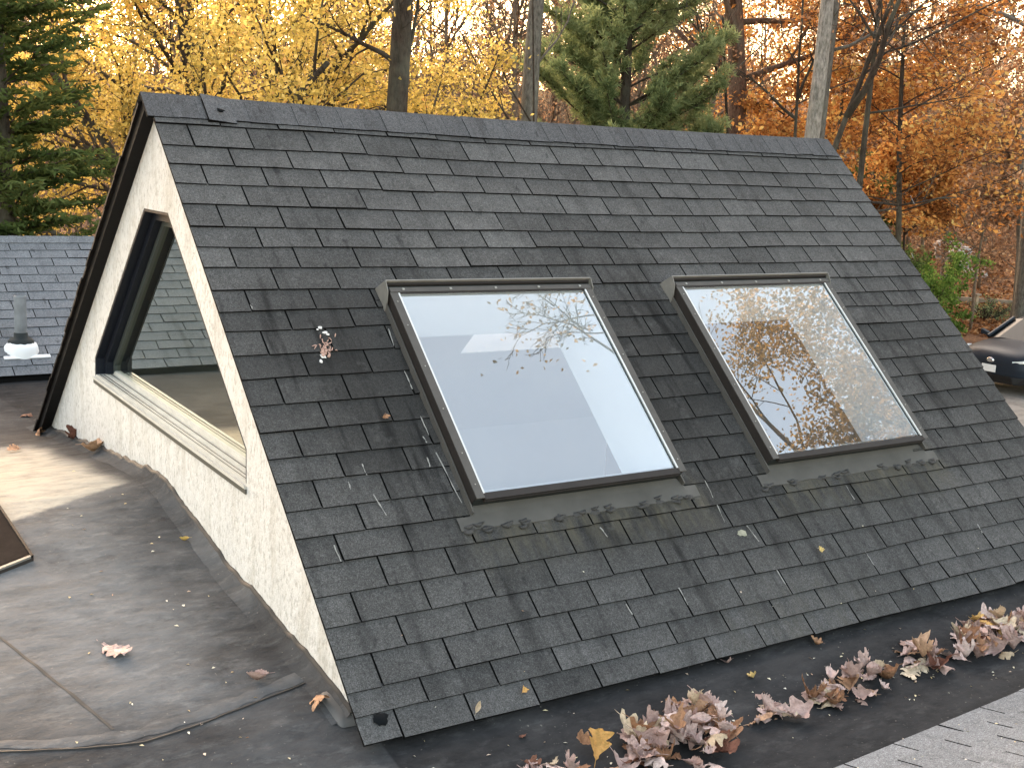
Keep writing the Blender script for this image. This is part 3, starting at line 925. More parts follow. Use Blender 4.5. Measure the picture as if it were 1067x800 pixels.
# lap seams
def seam(pxs, w, mat, name, h=.003):
    P = [onmem(x, y) for x, y in pxs]
    fine = []
    for a, b in zip(P[:-1], P[1:]):
        for t in np.linspace(0, 1, 14, endpoint=False): fine.append(a + (b - a) * t)
    fine.append(P[-1]); fine = np.array(fine)
    for q in range(3): fine[1:-1] = (fine[:-2] + fine[1:-1] * 2 + fine[2:]) / 4
    T = np.gradient(fine, axis=0); T /= np.linalg.norm(T, axis=1)[:, None]
    q = np.stack([-T[:, 1], T[:, 0], 0 * T[:, 0]], 1)
    mb = MB()
    m = len(fine)
    for k in range(m):
        wk = w * (1 + .25 * float(VN3(k * .37, 5)))
        for s_, hh in ((-1, .0), (-.8, h), (.8, h), (1, .0)):
            p = fine[k] + q[k] * wk * s_
            mb.v.append((p[0], p[1], float(zm(p[0], p[1])) + hh + .0015))
    for k in range(m - 1):
        for s_ in range(3):
            mb.f.append((k * 4 + s_, (k + 1) * 4 + s_, (k + 1) * 4 + s_ + 1, k * 4 + s_ + 1)); mb.mi.append(0)
    mb.at = {'paleness': ('POINT', [.62] * len(mb.v)), 'tan': ('POINT', [0.0] * len(mb.v))}
    return link(name, mb, mat, house, smooth=True)
seam([(-40, 785), (0, 784), (90, 780), (150, 774), (200, 758), (255, 737), (318, 712)], .0035, M['lapdark'], 'roof_seam', .004)
seam([(-40, 777), (60, 775), (140, 766), (200, 748), (260, 726), (312, 705)], .030, M['membrane'], 'seam_tape', .0012)
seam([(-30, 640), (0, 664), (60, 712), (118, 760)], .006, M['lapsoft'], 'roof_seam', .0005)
mb = MB()                                                      # rounded rubber patch at the eave corner
p = onmem(356, 738)
vsx = []; n = 20
for (k, h) in ((1.0, .003), (.92, .016), (.6, .020)):
    for j in range(n):
        a = j * 2 * math.pi / n; c, s_ = math.cos(a), math.sin(a)
        e = .34
        x = p[0] + .055 * k * math.copysign(abs(c) ** e, c); y = p[1] + .10 * k * math.copysign(abs(s_) ** e, s_)
        vsx.append((x, y, float(zm(x, y)) + h))
vsx.append((p[0], p[1], float(zm(p[0], p[1])) + .02))
fs = [(q * n + j, q * n + (j + 1) % n, (q + 1) * n + (j + 1) % n, (q + 1) * n + j) for q in range(2) for j in range(n)] + [(2 * n + j, 2 * n + (j + 1) % n, 3 * n) for j in range(n)]
mb.add(vsx, fs)
link('corner_patch', mb, M['lapedge'], house, smooth=True)
# dark domed hatch at the left edge
hz = float(onmem(35, 584)[2]) + .022
lift_ = np.array([0, 0, .014])
P0 = onmem(35, 584) + lift_; A = onmem(0, 531) + lift_; B = onmem(0, 598) + lift_
ea = (A - P0) * 5; eb = (B - P0) * 6
hat = empty('roof_hatch', P0); hat.parent = house; hat.location = P0 - ORG[house.name]; ORG[hat.name] = P0
up = np.array([0, 0, 1.0])
mb = MB(); mb.hexa([P0 - up * .055, P0 + ea - up * .055, P0 + ea + eb - up * .055, P0 + eb - up * .055, P0, P0 + ea, P0 + ea + eb, P0 + eb])
link('curb', mb, plain('hatch_curb', (.035, .03, .027), .6), hat)
def hp(a, b, h): return P0 + ea * a + eb * b + up * h
mb = MB(); mb.hexa([hp(0, 0, .001), hp(1, 0, .001), hp(1, .012, .001), hp(0, .012, .001), hp(0, 0, .012), hp(1, 0, .012), hp(1, .012, .012), hp(0, .012, .012)])
mb.hexa([hp(0, .012, .001), hp(.012, .012, .001), hp(.012, 1, .001), hp(0, 1, .001), hp(0, .012, .010), hp(.006, .012, .010), hp(.006, 1, .010), hp(0, 1, .010)], 1)
link('frame', mb, [M['rake'], M['galv']], hat)
mb = MB(); mb.quad(hp(.012, .012, .006), hp(1, .012, .006), hp(1, 1, .006), hp(.012, 1, .006))
k = N('brown_hatch_panel'); k.pbsdf(k.mix(k.noise(k.coord(), 9, 6, .7), (.016, .012, .010), (.050, .040, .033)), .8, spec=.0)
link('panel', mb, k.m, hat)

# wing roof behind, with the vent pipe ----------------------------------
WY0, WZ0, WY1, WZ1 = 5.8, 3.85, 4.2, 2.884
WL = math.hypot(WY0 - WY1, WZ0 - WZ1); wc, ws = (WY0 - WY1) / WL, (WZ0 - WZ1) / WL
def WP(u, r, h=0.0): return (u, WY0 - r * wc - h * ws, WZ0 - r * ws + h * wc)
wrows = [0.03, .085] + [.085 + i * (WL - .085) / 15 for i in range(1, 16)]
def wstain(u, r): return .2 * max(0, float(VN1(u * 2, r * 1.5))) + .3 * g2(u, r, .3, 1.5, .15, .3)
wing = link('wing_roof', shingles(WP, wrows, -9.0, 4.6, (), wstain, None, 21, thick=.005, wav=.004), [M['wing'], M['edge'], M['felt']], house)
mb = MB(); tone = []; u = -9.0; rg = np.random.default_rng(8)
while u < 4.6:
    ln = .13; n0 = len(mb.v)
    vsx = []
    for uu, hh in ((u, .014), (u + ln + .02, .009)):
        vsx += [(uu, WY0 + .14, WZ0 - .08 + hh), (uu, WY0 + .05, WZ0 - .01 + hh), (uu, WY0 - .03, WZ0 + .002 + hh), WP(uu, .10, hh), WP(uu, .10, 0)]
    mb.add(vsx, [(q, q + 1, q + 6, q + 5) for q in range(4)], 0); mb.uv += [(u, q * .04) for q in range(10)]
    tone += [min(1, max(0, .6 + rg.normal() * .12))] * (len(mb.v) - n0); u += ln
mb.at = {'tone': ('POINT', tone), 'stain': ('POINT', [0] * len(tone)), 'moss': ('POINT', [0] * len(tone))}
link('ridge_cap', mb, M['wing'], wing)
mb = MB()
mb.hexa([(-9, WY1 + .02, 2.80), (4.6, WY1 + .02, 2.80), (4.6, WY1 + .06, 2.80), (-9, WY1 + .06, 2.80), (-9, WY1 + .02, 2.875), (4.6, WY1 + .02, 2.875), (4.6, WY1 + .06, 2.885), (-9, WY1 + .06, 2.885)])
mb.quad((-9, WY0, WZ0 - .01), (4.6, WY0, WZ0 - .01), (4.6, WY0 + 3, 2.5), (-9, WY0 + 3, 2.5))
link('fascia', mb, M['felt'], wing)
# pipe
d = ray(22, 362); nw = np.array([0, -ws, wc]); p0 = np.array(WP(0, 0))
pb = CW + d * (nw @ (p0 - CW)) / (nw @ d)
vp = empty('vent_pipe', pb); vp.parent = house; vp.location = pb - ORG[house.name]; ORG[vp.name] = pb
vp['label'] = 'grey vent pipe with a white sealed base'
mb = MB(); mb.lathe([(.0, pb[2] - .02), (.048, pb[2] - .02), (.048, pb[2] + .42), (.042, pb[2] + .425), (.040, pb[2] + .30), (.0, pb[2] + .30)], pb[0], pb[1], 22)
link('pipe', mb, M['pipe'], vp, smooth=False)
mb = MB(); mb.lathe([(.105, pb[2] + .03), (.10, pb[2] + .055), (.085, pb[2] + .075), (.056, pb[2] + .085), (.054, pb[2] + .12), (.049, pb[2] + .125)], pb[0], pb[1], 22)
link('rubber_boot', mb, M['rubber_and_shade'], vp, smooth=True)
mb = MB(); rg = np.random.default_rng(6); pr = [(.135, -.075), (.138, -.03), (.132, .01), (.112, .035), (.088, .048)]
mb.lathe([(a, pb[2] + b) for a, b in pr], pb[0], pb[1], 24)
mb.v = [(x + rg.normal() * .003, y + rg.normal() * .003, z + rg.normal() * .003) for x, y, z in mb.v]
link('sealant_collar', mb, M['white'], vp, smooth=True)
mb = MB(); rb0 = (pb[1] - WY0) / -wc
mb.sbox(WP, pb[0] - .16, pb[0] + .20, rb0 + .115, rb0 + .150, .004, .016)
link('white_flange', mb, M['white'], vp, bevel=.003)

# light grey roof under the viewer, bottom right ------------------------
GA, GB = onz(880, 800, 2.60), onz(1067, 722, 2.60)
ge = (GB - GA) / np.linalg.norm(GB - GA); gu = np.array([ge[1], -ge[0], 0.22]); gu /= np.linalg.norm(gu); gn = np.cross(ge, gu); gn *= np.sign(gn[2])
GR = 3.4
def GP(u, r, h=0.0): return tuple(GA + ge * u + gu * (GR - r) + gn * (h + .012))
grows = [GR - i * .127 for i in range(26, -1, -1)]
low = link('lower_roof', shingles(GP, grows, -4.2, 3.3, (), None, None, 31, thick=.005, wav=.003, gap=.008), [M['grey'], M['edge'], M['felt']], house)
mb = MB()
mb.sbox(GP, 1.40, 3.3, GR - .01, GR + .055, -.004, .004)
mb.uv = [(0, 0)] * len(mb.v); mb.at = {k: ('POINT', [.6 if k == 'tone' else 0] * len(mb.v)) for k in ('tone', 'stain', 'moss')}
link('starter_strip', mb, M['grey'], low)
# outer walls of the storey below
mb = MB()
x0, x1, y0, y1 = -8.6, 4.75, -6.6, 5.4
for (a, b) in (((x0, y0), (x1, y0)), ((x1, y0), (x1, y1)), ((x1, y1), (x0, y1)), ((x0, y1), (x0, y0))):
    mb.quad((*a, .2), (*b, .2), (*b, 2.56), (*a, 2.56))
link('outer_wall', mb, M['siding'], house)

# ------------------------------------------------------------------ ground, drive, bank
def ground_z(x, y):
    x = np.asarray(x, float); y = np.asarray(y, float)
    w = x * .78 + y * .62                                    # distance out towards the woods
    z = 0.45 + 2.3 * sst(41, 54, w + 2.5 * VN1(x * .09, y * .09)) + 5.0 * sst(56, 160, w) + 30 * sst(170, 700, w)
    z = z + .10 * VN2(x * .35, y * .35) * sst(28, 44, w)
    return z
gx = np.unique(np.concatenate([np.linspace(-900, -40, 12), np.linspace(-40, 90, 120), np.linspace(90, 1200, 16)]))
gy = np.unique(np.concatenate([np.linspace(-900, -30, 12), np.linspace(-30, 90, 110), np.linspace(90, 1200, 16)]))
GXX, GYY = np.meshgrid(gx, gy, indexing='ij'); GZZ = ground_z(GXX, GYY)
mb = MB(); mb.v = list(zip(GXX.ravel().tolist(), GYY.ravel().tolist(), GZZ.ravel().tolist())); m_ = len(gy)
mb.f = [(i * m_ + j, (i + 1) * m_ + j, (i + 1) * m_ + j + 1, i * m_ + j + 1) for i in range(len(gx) - 1) for j in range(m_ - 1)]; mb.mi = [0] * len(mb.f)
k = N('leaf_littered_soil'); co = k.coord()
c1 = k.ramp(k.noise(co, 9, 5, .7), [(.30, (.030, .018, .012)), (.45, (.10, .048, .024)), (.58, (.20, .095, .040)), (.72, (.33, .19, .10))])
c2 = k.ramp(k.noise(co, .5, 4), [(.4, .75), (.6, 1.15)])
k.pbsdf(k.mix(1.0, c1, c2, 'MULTIPLY'), .9, 0, k.bump(k.noise(co, 14, 4, .7), .8, .06), .2)
tag(link('ground', mb, k.m, smooth=True), kind='structure')
mb = MB()
dp = [(12, -12), (22.9, 3.5), (26.2, 8.0), (27.4, 11.4), (25.2, 14.0), (19, 14.5), (12, 12.5), (6.0, 9)]
mb.add([(x, y, .46) for x, y in dp] + [(x, y, .40) for x, y in dp], [tuple(range(8))] + [(j, (j + 1) % 8, 8 + (j + 1) % 8, 8 + j) for j in range(8)])
k = N('worn_asphalt'); co = k.coord()
c = k.ramp(k.noise(co, 3, 6, .7), [(.35, (.16, .145, .13)), (.6, (.27, .25, .225))])
k.pbsdf(c, .9, 0, k.bump(k.noise(co, 60, 3), .5, .01), .3)
tag(link('driveway', mb, k.m), kind='structure')

# ------------------------------------------------------------------ trees
def rot_about(v, ax, a):
    ax = ax / (np.linalg.norm(ax) + 1e-9)
    return v * math.cos(a) + np.cross(ax, v) * math.sin(a) + ax * (ax @ v) * (1 - math.cos(a))
class Tree:
    def __init__(self, seed):
        self.r = np.random.default_rng(seed); self.paths = []; self.sites = []; self.dirs = []
    def path(self, p, d, Ln, r0, r1, nseg, wob, trop):
        pts = [np.array(p, float)]; d = np.array(d, float) / np.linalg.norm(d)
        for i in range(nseg):
            d = d + self.r.normal(size=3) * wob; d[2] += trop; d /= np.linalg.norm(d)
            pts.append(pts[-1] + d * Ln / nseg)
        rr = r0 + (r1 - r0) * np.linspace(0, 1, nseg + 1)
        return np.array(pts), rr
    def grow(self, p, d, Ln, r0, lv, mx, kids=(7, 6, 5), ratio=.62, ang=(35, 62), wob=.12, trop=.03, sx=None, start=.25, site_from=2):
        pts, rr = self.path(p, d, Ln, r0, r0 * .35, 5 if lv < mx else 4, wob, trop)
        self.paths.append((pts, rr, lv))
        if lv >= site_from:
            for t in np.linspace(.25, 1, 6):
                i = t * (len(pts) - 1); a = int(min(i, len(pts) - 2)); self.sites.append(pts[a] + (pts[a + 1] - pts[a]) * (i - a))
                self.dirs.append(pts[a + 1] - pts[a])
        if lv < mx:
            n = kids[min(lv, len(kids) - 1)]
            for q in range(n):
                t = start + (1 - start) * (q + self.r.random() * .8) / n
                i = t * (len(pts) - 1); a = int(min(i, len(pts) - 2)); b = pts[a] + (pts[a + 1] - pts[a]) * (i - a)
                dd = pts[a + 1] - pts[a]; dd /= np.linalg.norm(dd)
                perp = np.cross(dd, self.r.normal(size=3))
                nd = rot_about(dd, perp, rad(self.r.uniform(*ang)))
                nd = rot_about(nd, dd, self.r.uniform(0, 6.28))
                self.grow(b, nd, Ln * ratio * (1.1 - .45 * t) * self.r.uniform(.8, 1.2), max(.006, np.interp(i, range(len(rr)), rr) * .55), lv + 1, mx, kids, ratio, ang, wob, trop, sx, .2, site_from)
    def wood(self, sides=(10, 7, 5, 3, 3), rmin=0.0):
        mb = MB()
        for pts, rr, lv in self.paths:
            mb.tube(pts, np.maximum(rr, rmin), sides[min(lv, len(sides) - 1)], cap=lv < 2)
        return mb

BARK = {'dark': bark_mat('dark_bark', (.018, .013, .010), (.060, .045, .034)),
        'grey': bark_mat('grey_bark', (.055, .050, .044), (.17, .155, .135)),
        'pale': bark_mat('pale_flaky_bark', (.10, .090, .078), (.33, .30, .27)),
        'red': bark_mat('reddish_bark', (.055, .030, .020), (.17, .105, .075)),
        'tan': bark_mat('tan_twig_bark', (.085, .060, .042), (.22, .165, .12))}
YEL = [(0, (.25, .19, .058)), (.3, (.46, .345, .090)), (.6, (.66, .49, .13)), (.85, (.74, .59, .22)), (1, (.63, .37, .13))]
ORA = [(0, (.13, .056, .026)), (.3, (.33, .142, .050)), (.55, (.53, .240, .075)), (.8, (.68, .38, .12)), (1, (.74, .55, .20))]
RUS = [(0, (0.114, 0.067, 0.042)), (.4, (0.275, 0.155, 0.095)), (.7, (0.438, 0.266, 0.159)), (1, (0.578, 0.406, 0.251))]
GRN = [(0, (.024, .038, .012)), (.5, (.058, .082, .026)), (1, (.115, .14, .048))]
PIN = [(0, (.085, .125, .055)), (.5, (.200, .255, .115)), (1, (.345, .385, .190))]
SHR = [(0, (.040, .090, .020)), (.5, (.115, .20, .042)), (1, (.27, .35, .085))]
HOL = [(0, (.030, .055, .018)), (.5, (.080, .12, .040)), (1, (.19, .22, .085))]
LM = {'holly': leaf_mat('holly_leaves', HOL, .3), 'yellow': leaf_mat('yellow_leaves', YEL, .5), 'orange': leaf_mat('orange_leaves', ORA, .45), 'rust': leaf_mat('rust_leaves', RUS, .4),
      'green': leaf_mat('dark_conifer_needles', GRN, .25), 'pine': leaf_mat('soft_pine_needles', PIN, .5), 'shrub': leaf_mat('shrub_leaves', SHR, .3)}

def clustered(T, n, spread, rng, flat=.6):
    S_ = np.array(T.sites); idx = rng.integers(0, len(S_), n)
    o = rng.normal(size=(n, 3)) * spread; o[:, 2] *= flat
    return S_[idx] + o, idx

def base_at(px, D):
    p = at(px, 140, D); return np.array([p[0], p[1], float(ground_z(p[0], p[1])) - .1])

def put_tree(name, label, base, T, bark, leafm=None, n=0, size=.08, spread=.16, flat=.5, group=None, keep=None, tonefn=None, lflat=.0, cat='tree', rmin=.0):
    rng = np.random.default_rng(int(abs(base[0] * 100)) + n)
    t = empty(name, base, label, cat, group)
    link('trunk', T.wood(rmin=rmin), bark, t, smooth=True)
    if n:
        P, idx = clustered(T, n, spread, rng, flat)
        if keep is not None:
            mk = keep(P); P = P[mk]; idx = idx[mk]
        sz = size * rng.uniform(.65, 1.3, len(P))
        V, F = leaf_quads(P, sz, rng, lflat)
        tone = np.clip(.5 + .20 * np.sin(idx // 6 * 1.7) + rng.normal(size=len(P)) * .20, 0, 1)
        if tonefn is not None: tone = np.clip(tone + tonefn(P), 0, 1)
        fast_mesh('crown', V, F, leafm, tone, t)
    return t

# yellow maple behind the gable: several stems leaving low
def yellow_maple():
    b = base_at(222, 18.5)
    T = Tree(11)
    pts, rr = T.path(b, (0, 0, 1), 3.6, .20, .16, 4, .03, .02); T.paths.append((pts, rr, 0))
    top = pts[-1]
    view = ray(215, 110); view[2] = 0; view /= np.linalg.norm(view); side = np.array([view[1], -view[0], 0])
    stems = [(-1.1, .25, .95), (-.75, -.3, .55), (-.30, .3, 1.2), (.02, -.2, 1.3), (.32, .25, 1.15), (.75, -.25, .85), (1.15, .2, .62), (1.2, -.3, .30), (-1.2, -.35, .22), (.9, .5, .3), (-.9, .6, .4), (.1, -1., .45), (0, 1., .5)]
    for (a, f, z) in stems:
        d = side * a + view * f + np.array([0, 0, z])
        T.grow(top - np.array([0, 0, T.r.uniform(0, .9)]), d, T.r.uniform(3.6, 4.9), T.r.uniform(.06, .11), 1, 3, kids=(7, 9, 6), ratio=.50, ang=(28, 58), wob=.10, trop=.015, site_from=2)
    keep = lambda P: (P[:, 2] < 9.5) | (np.random.default_rng(1).random(len(P)) < .35)
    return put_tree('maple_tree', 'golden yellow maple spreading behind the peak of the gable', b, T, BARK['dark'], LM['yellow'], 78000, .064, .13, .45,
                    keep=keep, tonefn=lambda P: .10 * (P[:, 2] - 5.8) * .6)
yellow_maple()

def tall_trunk(name, label, px0, y0, px1, y1, D, w, bark, D2=None, seed=1, group=None, top=15, leaf=None, nb=6, n=0, cat='tree', size=.08, low=6.0, extra=(), rmin=0):
    """a trunk whose axis passes two sighted points, with limbs above and a sparse crown"""
    a = at(px0, y0, D); b = at(px1, y1, D2 or D)
    d = (b - a) / (b - a)[2]
    gz = float(ground_z(a[0], a[1])) - .1
    base = a + d * (gz - a[2])
    T = Tree(seed)
    zz = np.linspace(gz, gz + top, 14)
    pts = np.array([base + d * (z - gz) for z in zz]); pts[:, :2] += np.cumsum(T.r.normal(size=(14, 2)) * .035 * w / .3, 0)
    pts[:, :2] -= (pts[:, :2] - np.array([base + d * (z - gz) for z in zz])[:, :2])[4]
    rr = w / 2 * (1.12 - .75 * (zz - gz) / top); rr[0] *= 1.35
    T.paths.append((pts, rr, 0))
    for q in range(nb):
        z = T.r.uniform(low, gz + top * .95); c = np.array([np.interp(z, zz, pts[:, i]) for i in range(3)])
        aa = T.r.uniform(0, 6.28)
        T.grow(c, (math.cos(aa), math.sin(aa), T.r.uniform(.2, .9)), T.r.uniform(1.8, 3.6), w * .16, 1, 3, kids=(6, 6, 4), ratio=.52, wob=.14, site_from=2)
    for (z, dx, dz, ln, r) in extra:                            # limbs the photo shows: dx along the picture's right
        v = d * 0 + ray(px0, y0); v[2] = 0; v /= np.linalg.norm(v); sd = np.array([v[1], -v[0], 0])
        c = np.array([np.interp(z, zz, pts[:, i]) for i in range(3)])
        T.grow(c, sd * dx + np.array([0, 0, dz]) + v * .15, ln, r, 1, 3, kids=(6, 6, 4), ratio=.5, wob=.14, trop=.05, site_from=2)
    return put_tree(name, label, base, T, bark, leaf, n if T.sites else 0, size, .25, .5, group, cat=cat, rmin=rmin)

tall_trunk('forest_tree', 'dark brown tree trunk rising beyond the yellow leaves', 413, 118, 419, 0, 15.2, .29, BARK['dark'], seed=3, extra=((5.75, -1, .5, 1.2, .035), (5.5, .5, 1.3, 1.6, .03)), low=8.0)
tall_trunk('forest_tree', 'straight grey tree trunk beside the green pine', 551, 130, 561, 0, 19.5, .31, BARK['grey'], seed=4, extra=((6.0, .6, .8, 1.6, .02),), low=8.5)
tall_trunk('forest_tree', 'dark thin trunk hugging the straight grey trunk', 556, 130, 555, 0, 18.9, .045, BARK['dark'], seed=5, top=9, nb=3, low=6, extra=((4.9, -1.1, .9, 2.2, .02), (5.2, -.8, 1.2, 1.8, .015)))
tall_trunk('forest_tree', 'reddish brown trunk hung with orange leaves above the ridge', 766, 140, 767, 0, 26, .44, BARK['red'], seed=6, leaf=LM['orange'], n=1600, size=.11, low=4.5, nb=9, extra=((5.9, .9, .3, 1.4, .03), (5.2, -.9, .3, 1.3, .03)))
tall_trunk('forest_tree', 'thin dark forked sapling beside the reddish trunk', 759, 140, 757, 60, 23, .10, BARK['dark'], seed=7, top=7.0, low=5.6, nb=3, extra=((5.1, -1, .8, 1.9, .032), (6.1, -1, .5, 1.6, .03), (6.2, -.8, .9, 1.8, .03)))
tall_trunk('forest_tree', 'pale grey leaning trunk with flaky bark above the ridge', 845, 148, 862, 0, 19, .25, BARK['pale'], seed=8, low=8.5)
tall_trunk('forest_tree', 'slimmer grey trunk just behind the pale leaning one', 856, 140, 877, 0, 20.5, .15, BARK['grey'], seed=9, low=7.5, extra=((6.6, 1, .7, 1.5, .03),))
tall_trunk('forest_tree', 'thin brown sapling with crooked limbs left of the pale trunk', 828, 135, 833, 50, 22, .09, BARK['dark'], seed=10, top=7.4, low=5.8, nb=3, leaf=LM['rust'], n=500, extra=((5.6, -1, .7, 1.5, .03), (5.9, .4, 1.2, 1.5, .03)))
tall_trunk('forest_tree', 'dark crooked trunk leaning right beyond the roof corner', 876, 150, 905, 75, 20, .14, BARK['dark'], seed=12, top=7.5, low=6.2, nb=3, extra=((5.6, 1, 1.5, 2.4, .06), (4.2, 1, -.05, 1.3, .025)))
tall_trunk('forest_tree', 'dark upright trunk crossing behind the crooked leaning trunk', 896, 190, 909, 40, 21, .13, BARK['dark'], seed=13, top=9, low=6.5, extra=((4.3, 1, -.2, 1.6, .025), (5.7, .9, .4, 1.6, .02)))
tall_trunk('forest_tree', 'slender pale tan trunk among the orange leaves', 993, 205, 1012, 50, 47, .22, BARK['pale'], seed=14, top=10, low=6)
tall_trunk('forest_tree', 'grey trunk standing on the leafy bank at the frame edge', 1056, 318, 1071, 130, 36, .50, BARK['grey'], seed=15, top=16, low=8)
tall_trunk('forest_tree', 'grey trunk standing nearest the parked car', 1068, 338, 1076, 150, 32, .40, BARK['grey'], seed=16, top=16, low=8)

# conifers
def spruce(name, label, px, D, top, w, seed, leafm, n_wh, z0=.6, droop=-.18, nl=.13, lw=.24, dens=1.0, ratio=1.0, up=.15, group=None):
    b = base_at(px, D); T = Tree(seed); rng = T.r
    H = top - b[2]
    pts, rr = T.path(b, (0, 0, 1), H, .05 + H * .011, .012, 12, .008, .02); T.paths.append((pts, rr, 0))
    P = []; A = []; TO = []
    for k in range(n_wh):
        t = k / n_wh; z = b[2] + z0 + (H - z0) * t ** .92
        c = np.array([np.interp(z, pts[:, 2], pts[:, i]) for i in range(3)]); c[2] = z
        ln = w * (1 - t) ** .85 * rng.uniform(.72, 1.15) + .12
        for q in range(int(rng.integers(5, 8))):
            a = rng.uniform(0, 6.28); d = np.array([math.cos(a), math.sin(a), up + .5 * t])
            l2 = ln * rng.uniform(.65, 1.12)
            bp, br = T.path(c, d, l2, .012 + .010 * (1 - t), .003, 6, .06, droop / 2.0)
            T.paths.append((bp, br, 3))
            nt = max(4, int(l2 * 11 * dens)); tb = rng.normal() * .16
            for m in range(nt):
                f = .12 + .88 * (m + rng.random()) / nt
                i = f * 6; aa = int(min(i, 5)); s0 = bp[aa] + (bp[aa + 1] - bp[aa]) * (i - aa)
                bd = bp[aa + 1] - bp[aa]; bd /= np.linalg.norm(bd)
                sgn = 1 if m % 2 else -1
                sd = np.cross(bd, [0, 0, 1.0]) * sgn; tw = bd * .75 + sd * rng.uniform(.5, 1.0) + np.array([0, 0, rng.normal() * .18 + droop * .6])
                tw /= np.linalg.norm(tw); tl = lw * rng.uniform(.6, 1.2) * (1.15 - .5 * f)
                nn = max(3, int(tl * 34 * dens))
                for x in np.linspace(.05, 1, nn):
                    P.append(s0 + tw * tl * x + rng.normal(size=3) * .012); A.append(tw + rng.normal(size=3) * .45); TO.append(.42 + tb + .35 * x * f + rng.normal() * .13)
    P = np.array(P); A = np.array(A); A /= np.linalg.norm(A, axis=1)[:, None]
    t_ = empty(name, b, label, 'tree', group)
    link('trunk', T.wood((8, 5, 4, 3)), BARK['dark'], t_, smooth=True)
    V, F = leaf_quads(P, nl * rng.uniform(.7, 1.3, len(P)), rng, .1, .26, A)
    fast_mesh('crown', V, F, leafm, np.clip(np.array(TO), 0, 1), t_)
    return len(P)
spruce('spruce_tree', 'dark green spruce at the left edge above the rear roof', 14, 13.5, 8.4, 1.75, 2, LM['green'], 46, droop=-.10, nl=.11, lw=.30, dens=1.6, up=.25)

def white_pine(name, label, px, D, top, w, seed, n_wh=15, group=None, dens=1.0, leafm=None):
    b = base_at(px, D); T = Tree(seed); rng = T.r; H = top - b[2]
    pts, rr = T.path(b, (0, 0, 1), H, .16, .02, 12, .010, .02); T.paths.append((pts, rr, 0))
    C = []; Dn = []; TB = []
    for k in range(n_wh):
        t = k / n_wh; z = b[2] + .8 + (H - .8) * t
        c = np.array([np.interp(z, pts[:, 2], pts[:, i]) for i in range(3)])
        for q in range(6):
            a = rng.uniform(0, 6.28); l2 = (w * (1 - t) ** .75 + .25) * rng.uniform(.6, 1.15)
            bp, br = T.path(c, (math.cos(a), math.sin(a), .30 + .4 * t), l2, .022, .005, 6, .08, .05); T.paths.append((bp, br, 2))
            tb = rng.normal() * .13
            for m in range(int(l2 * 6 * dens) + 3):
                f = .25 + .75 * rng.random(); i = f * 6; aa = int(min(i, 5)); s0 = bp[aa] + (bp[aa + 1] - bp[aa]) * (i - aa)
                bd = bp[aa + 1] - bp[aa]; bd /= np.linalg.norm(bd); sd = np.cross(bd, [0, 0, 1.0])
                tw = bd + sd * rng.uniform(-1.1, 1.1) + np.array([0, 0, rng.uniform(-.05, .55)]); tw /= np.linalg.norm(tw); tl = rng.uniform(.18, .42)
                sp, sr = T.path(s0, tw, tl, .006, .002, 3, .1, .1); T.paths.append((sp, sr, 3))
                for e in range(3):
                    C.append(sp[1 + e] + rng.normal(size=3) * .03); Dn.append(sp[3] - sp[2]); TB.append(tb + .12 * e)
    C = np.repeat(np.array(C), 14, 0); Dn = np.repeat(np.array(Dn), 14, 0); TB = np.repeat(np.array(TB), 14)
    Dn /= np.linalg.norm(Dn, axis=1)[:, None]
    A = Dn * .7 + rng.normal(size=C.shape) * .62; A /= np.linalg.norm(A, axis=1)[:, None]
    V, F = leaf_quads(C + A * .06, .14 * rng.uniform(.7, 1.2, len(C)), rng, 0, .12, A)
    t_ = empty(name, b, label, 'tree', group)
    link('trunk', T.wood((8, 6, 4, 3)), BARK['dark'], t_, smooth=True)
    fast_mesh('crown', V, F, leafm or LM['pine'], np.clip(.50 + TB + rng.normal(size=len(C)) * .18, 0, 1), t_)
    return len(C)
white_pine('pine_tree', 'soft green pine rising behind the middle of the ridge', 650, 22, 11.4, 2.35, 5, n_wh=34, dens=3.4)
white_pine('pine_tree', 'green pine half hidden in the orange wood on the right', 925, 50, 9.0, 2.6, 6, n_wh=11, dens=1.3)

# orange and rust beeches of the wood on the right
def beech(label, px, D, z_top, r, seed, leaf, n, size=.10, z_lo=1.0, lean=0, group='orange beeches in the wood', flat=.35, zmin=0):
    b = base_at(px, D); T = Tree(seed); H = z_top - b[2]
    pts, rr = T.path(b, (lean, 0, 1), H, .025 + .0042 * H, .012, 9, .04, .03); T.paths.append((pts, rr, 0))
    nb = int(H * 3.2)
    for q in range(nb):
        z = b[2] + z_lo + (H - z_lo) * (q + T.r.random()) / nb
        c = np.array([np.interp(z, pts[:, 2], pts[:, i]) for i in range(3)]); a = T.r.uniform(0, 6.28)
        t = (z - b[2]) / H
        T.grow(c, (math.cos(a), math.sin(a), .18 + .5 * t), r * (1 - .55 * t) * T.r.uniform(.7, 1.2), .016, 1, 3, kids=(5, 7, 4), ratio=.50, wob=.10, trop=.0, site_from=2)
    return put_tree('beech_tree', label, b, T, BARK['tan'] if leaf == 'rust' else BARK['dark'], LM[leaf], n, size, .20, flat, group, lflat=.35, keep=(lambda P: P[:, 2] > zmin) if zmin else None,
                    tonefn=lambda P: .28 * VN1(P[:, 0] * .9 + P[:, 1] * .5 + seed, P[:, 2] * 1.5) - .04)
beech('orange beech between the pale leaning trunk and the crooked dark trunk', 872, 27, 10.5, 2.6, 21, 'orange', 15000, z_lo=3.0, zmin=3.6)
beech('tall orange beech reaching the top of the frame above the roof corner', 955, 25, 11.5, 3.0, 22, 'orange', 15500, z_lo=3.6, zmin=3.75)
beech('low golden beech glowing just above the shrub', 962, 30, 5.2, 2.2, 23, 'orange', 11000, z_lo=2.9, zmin=3.45)
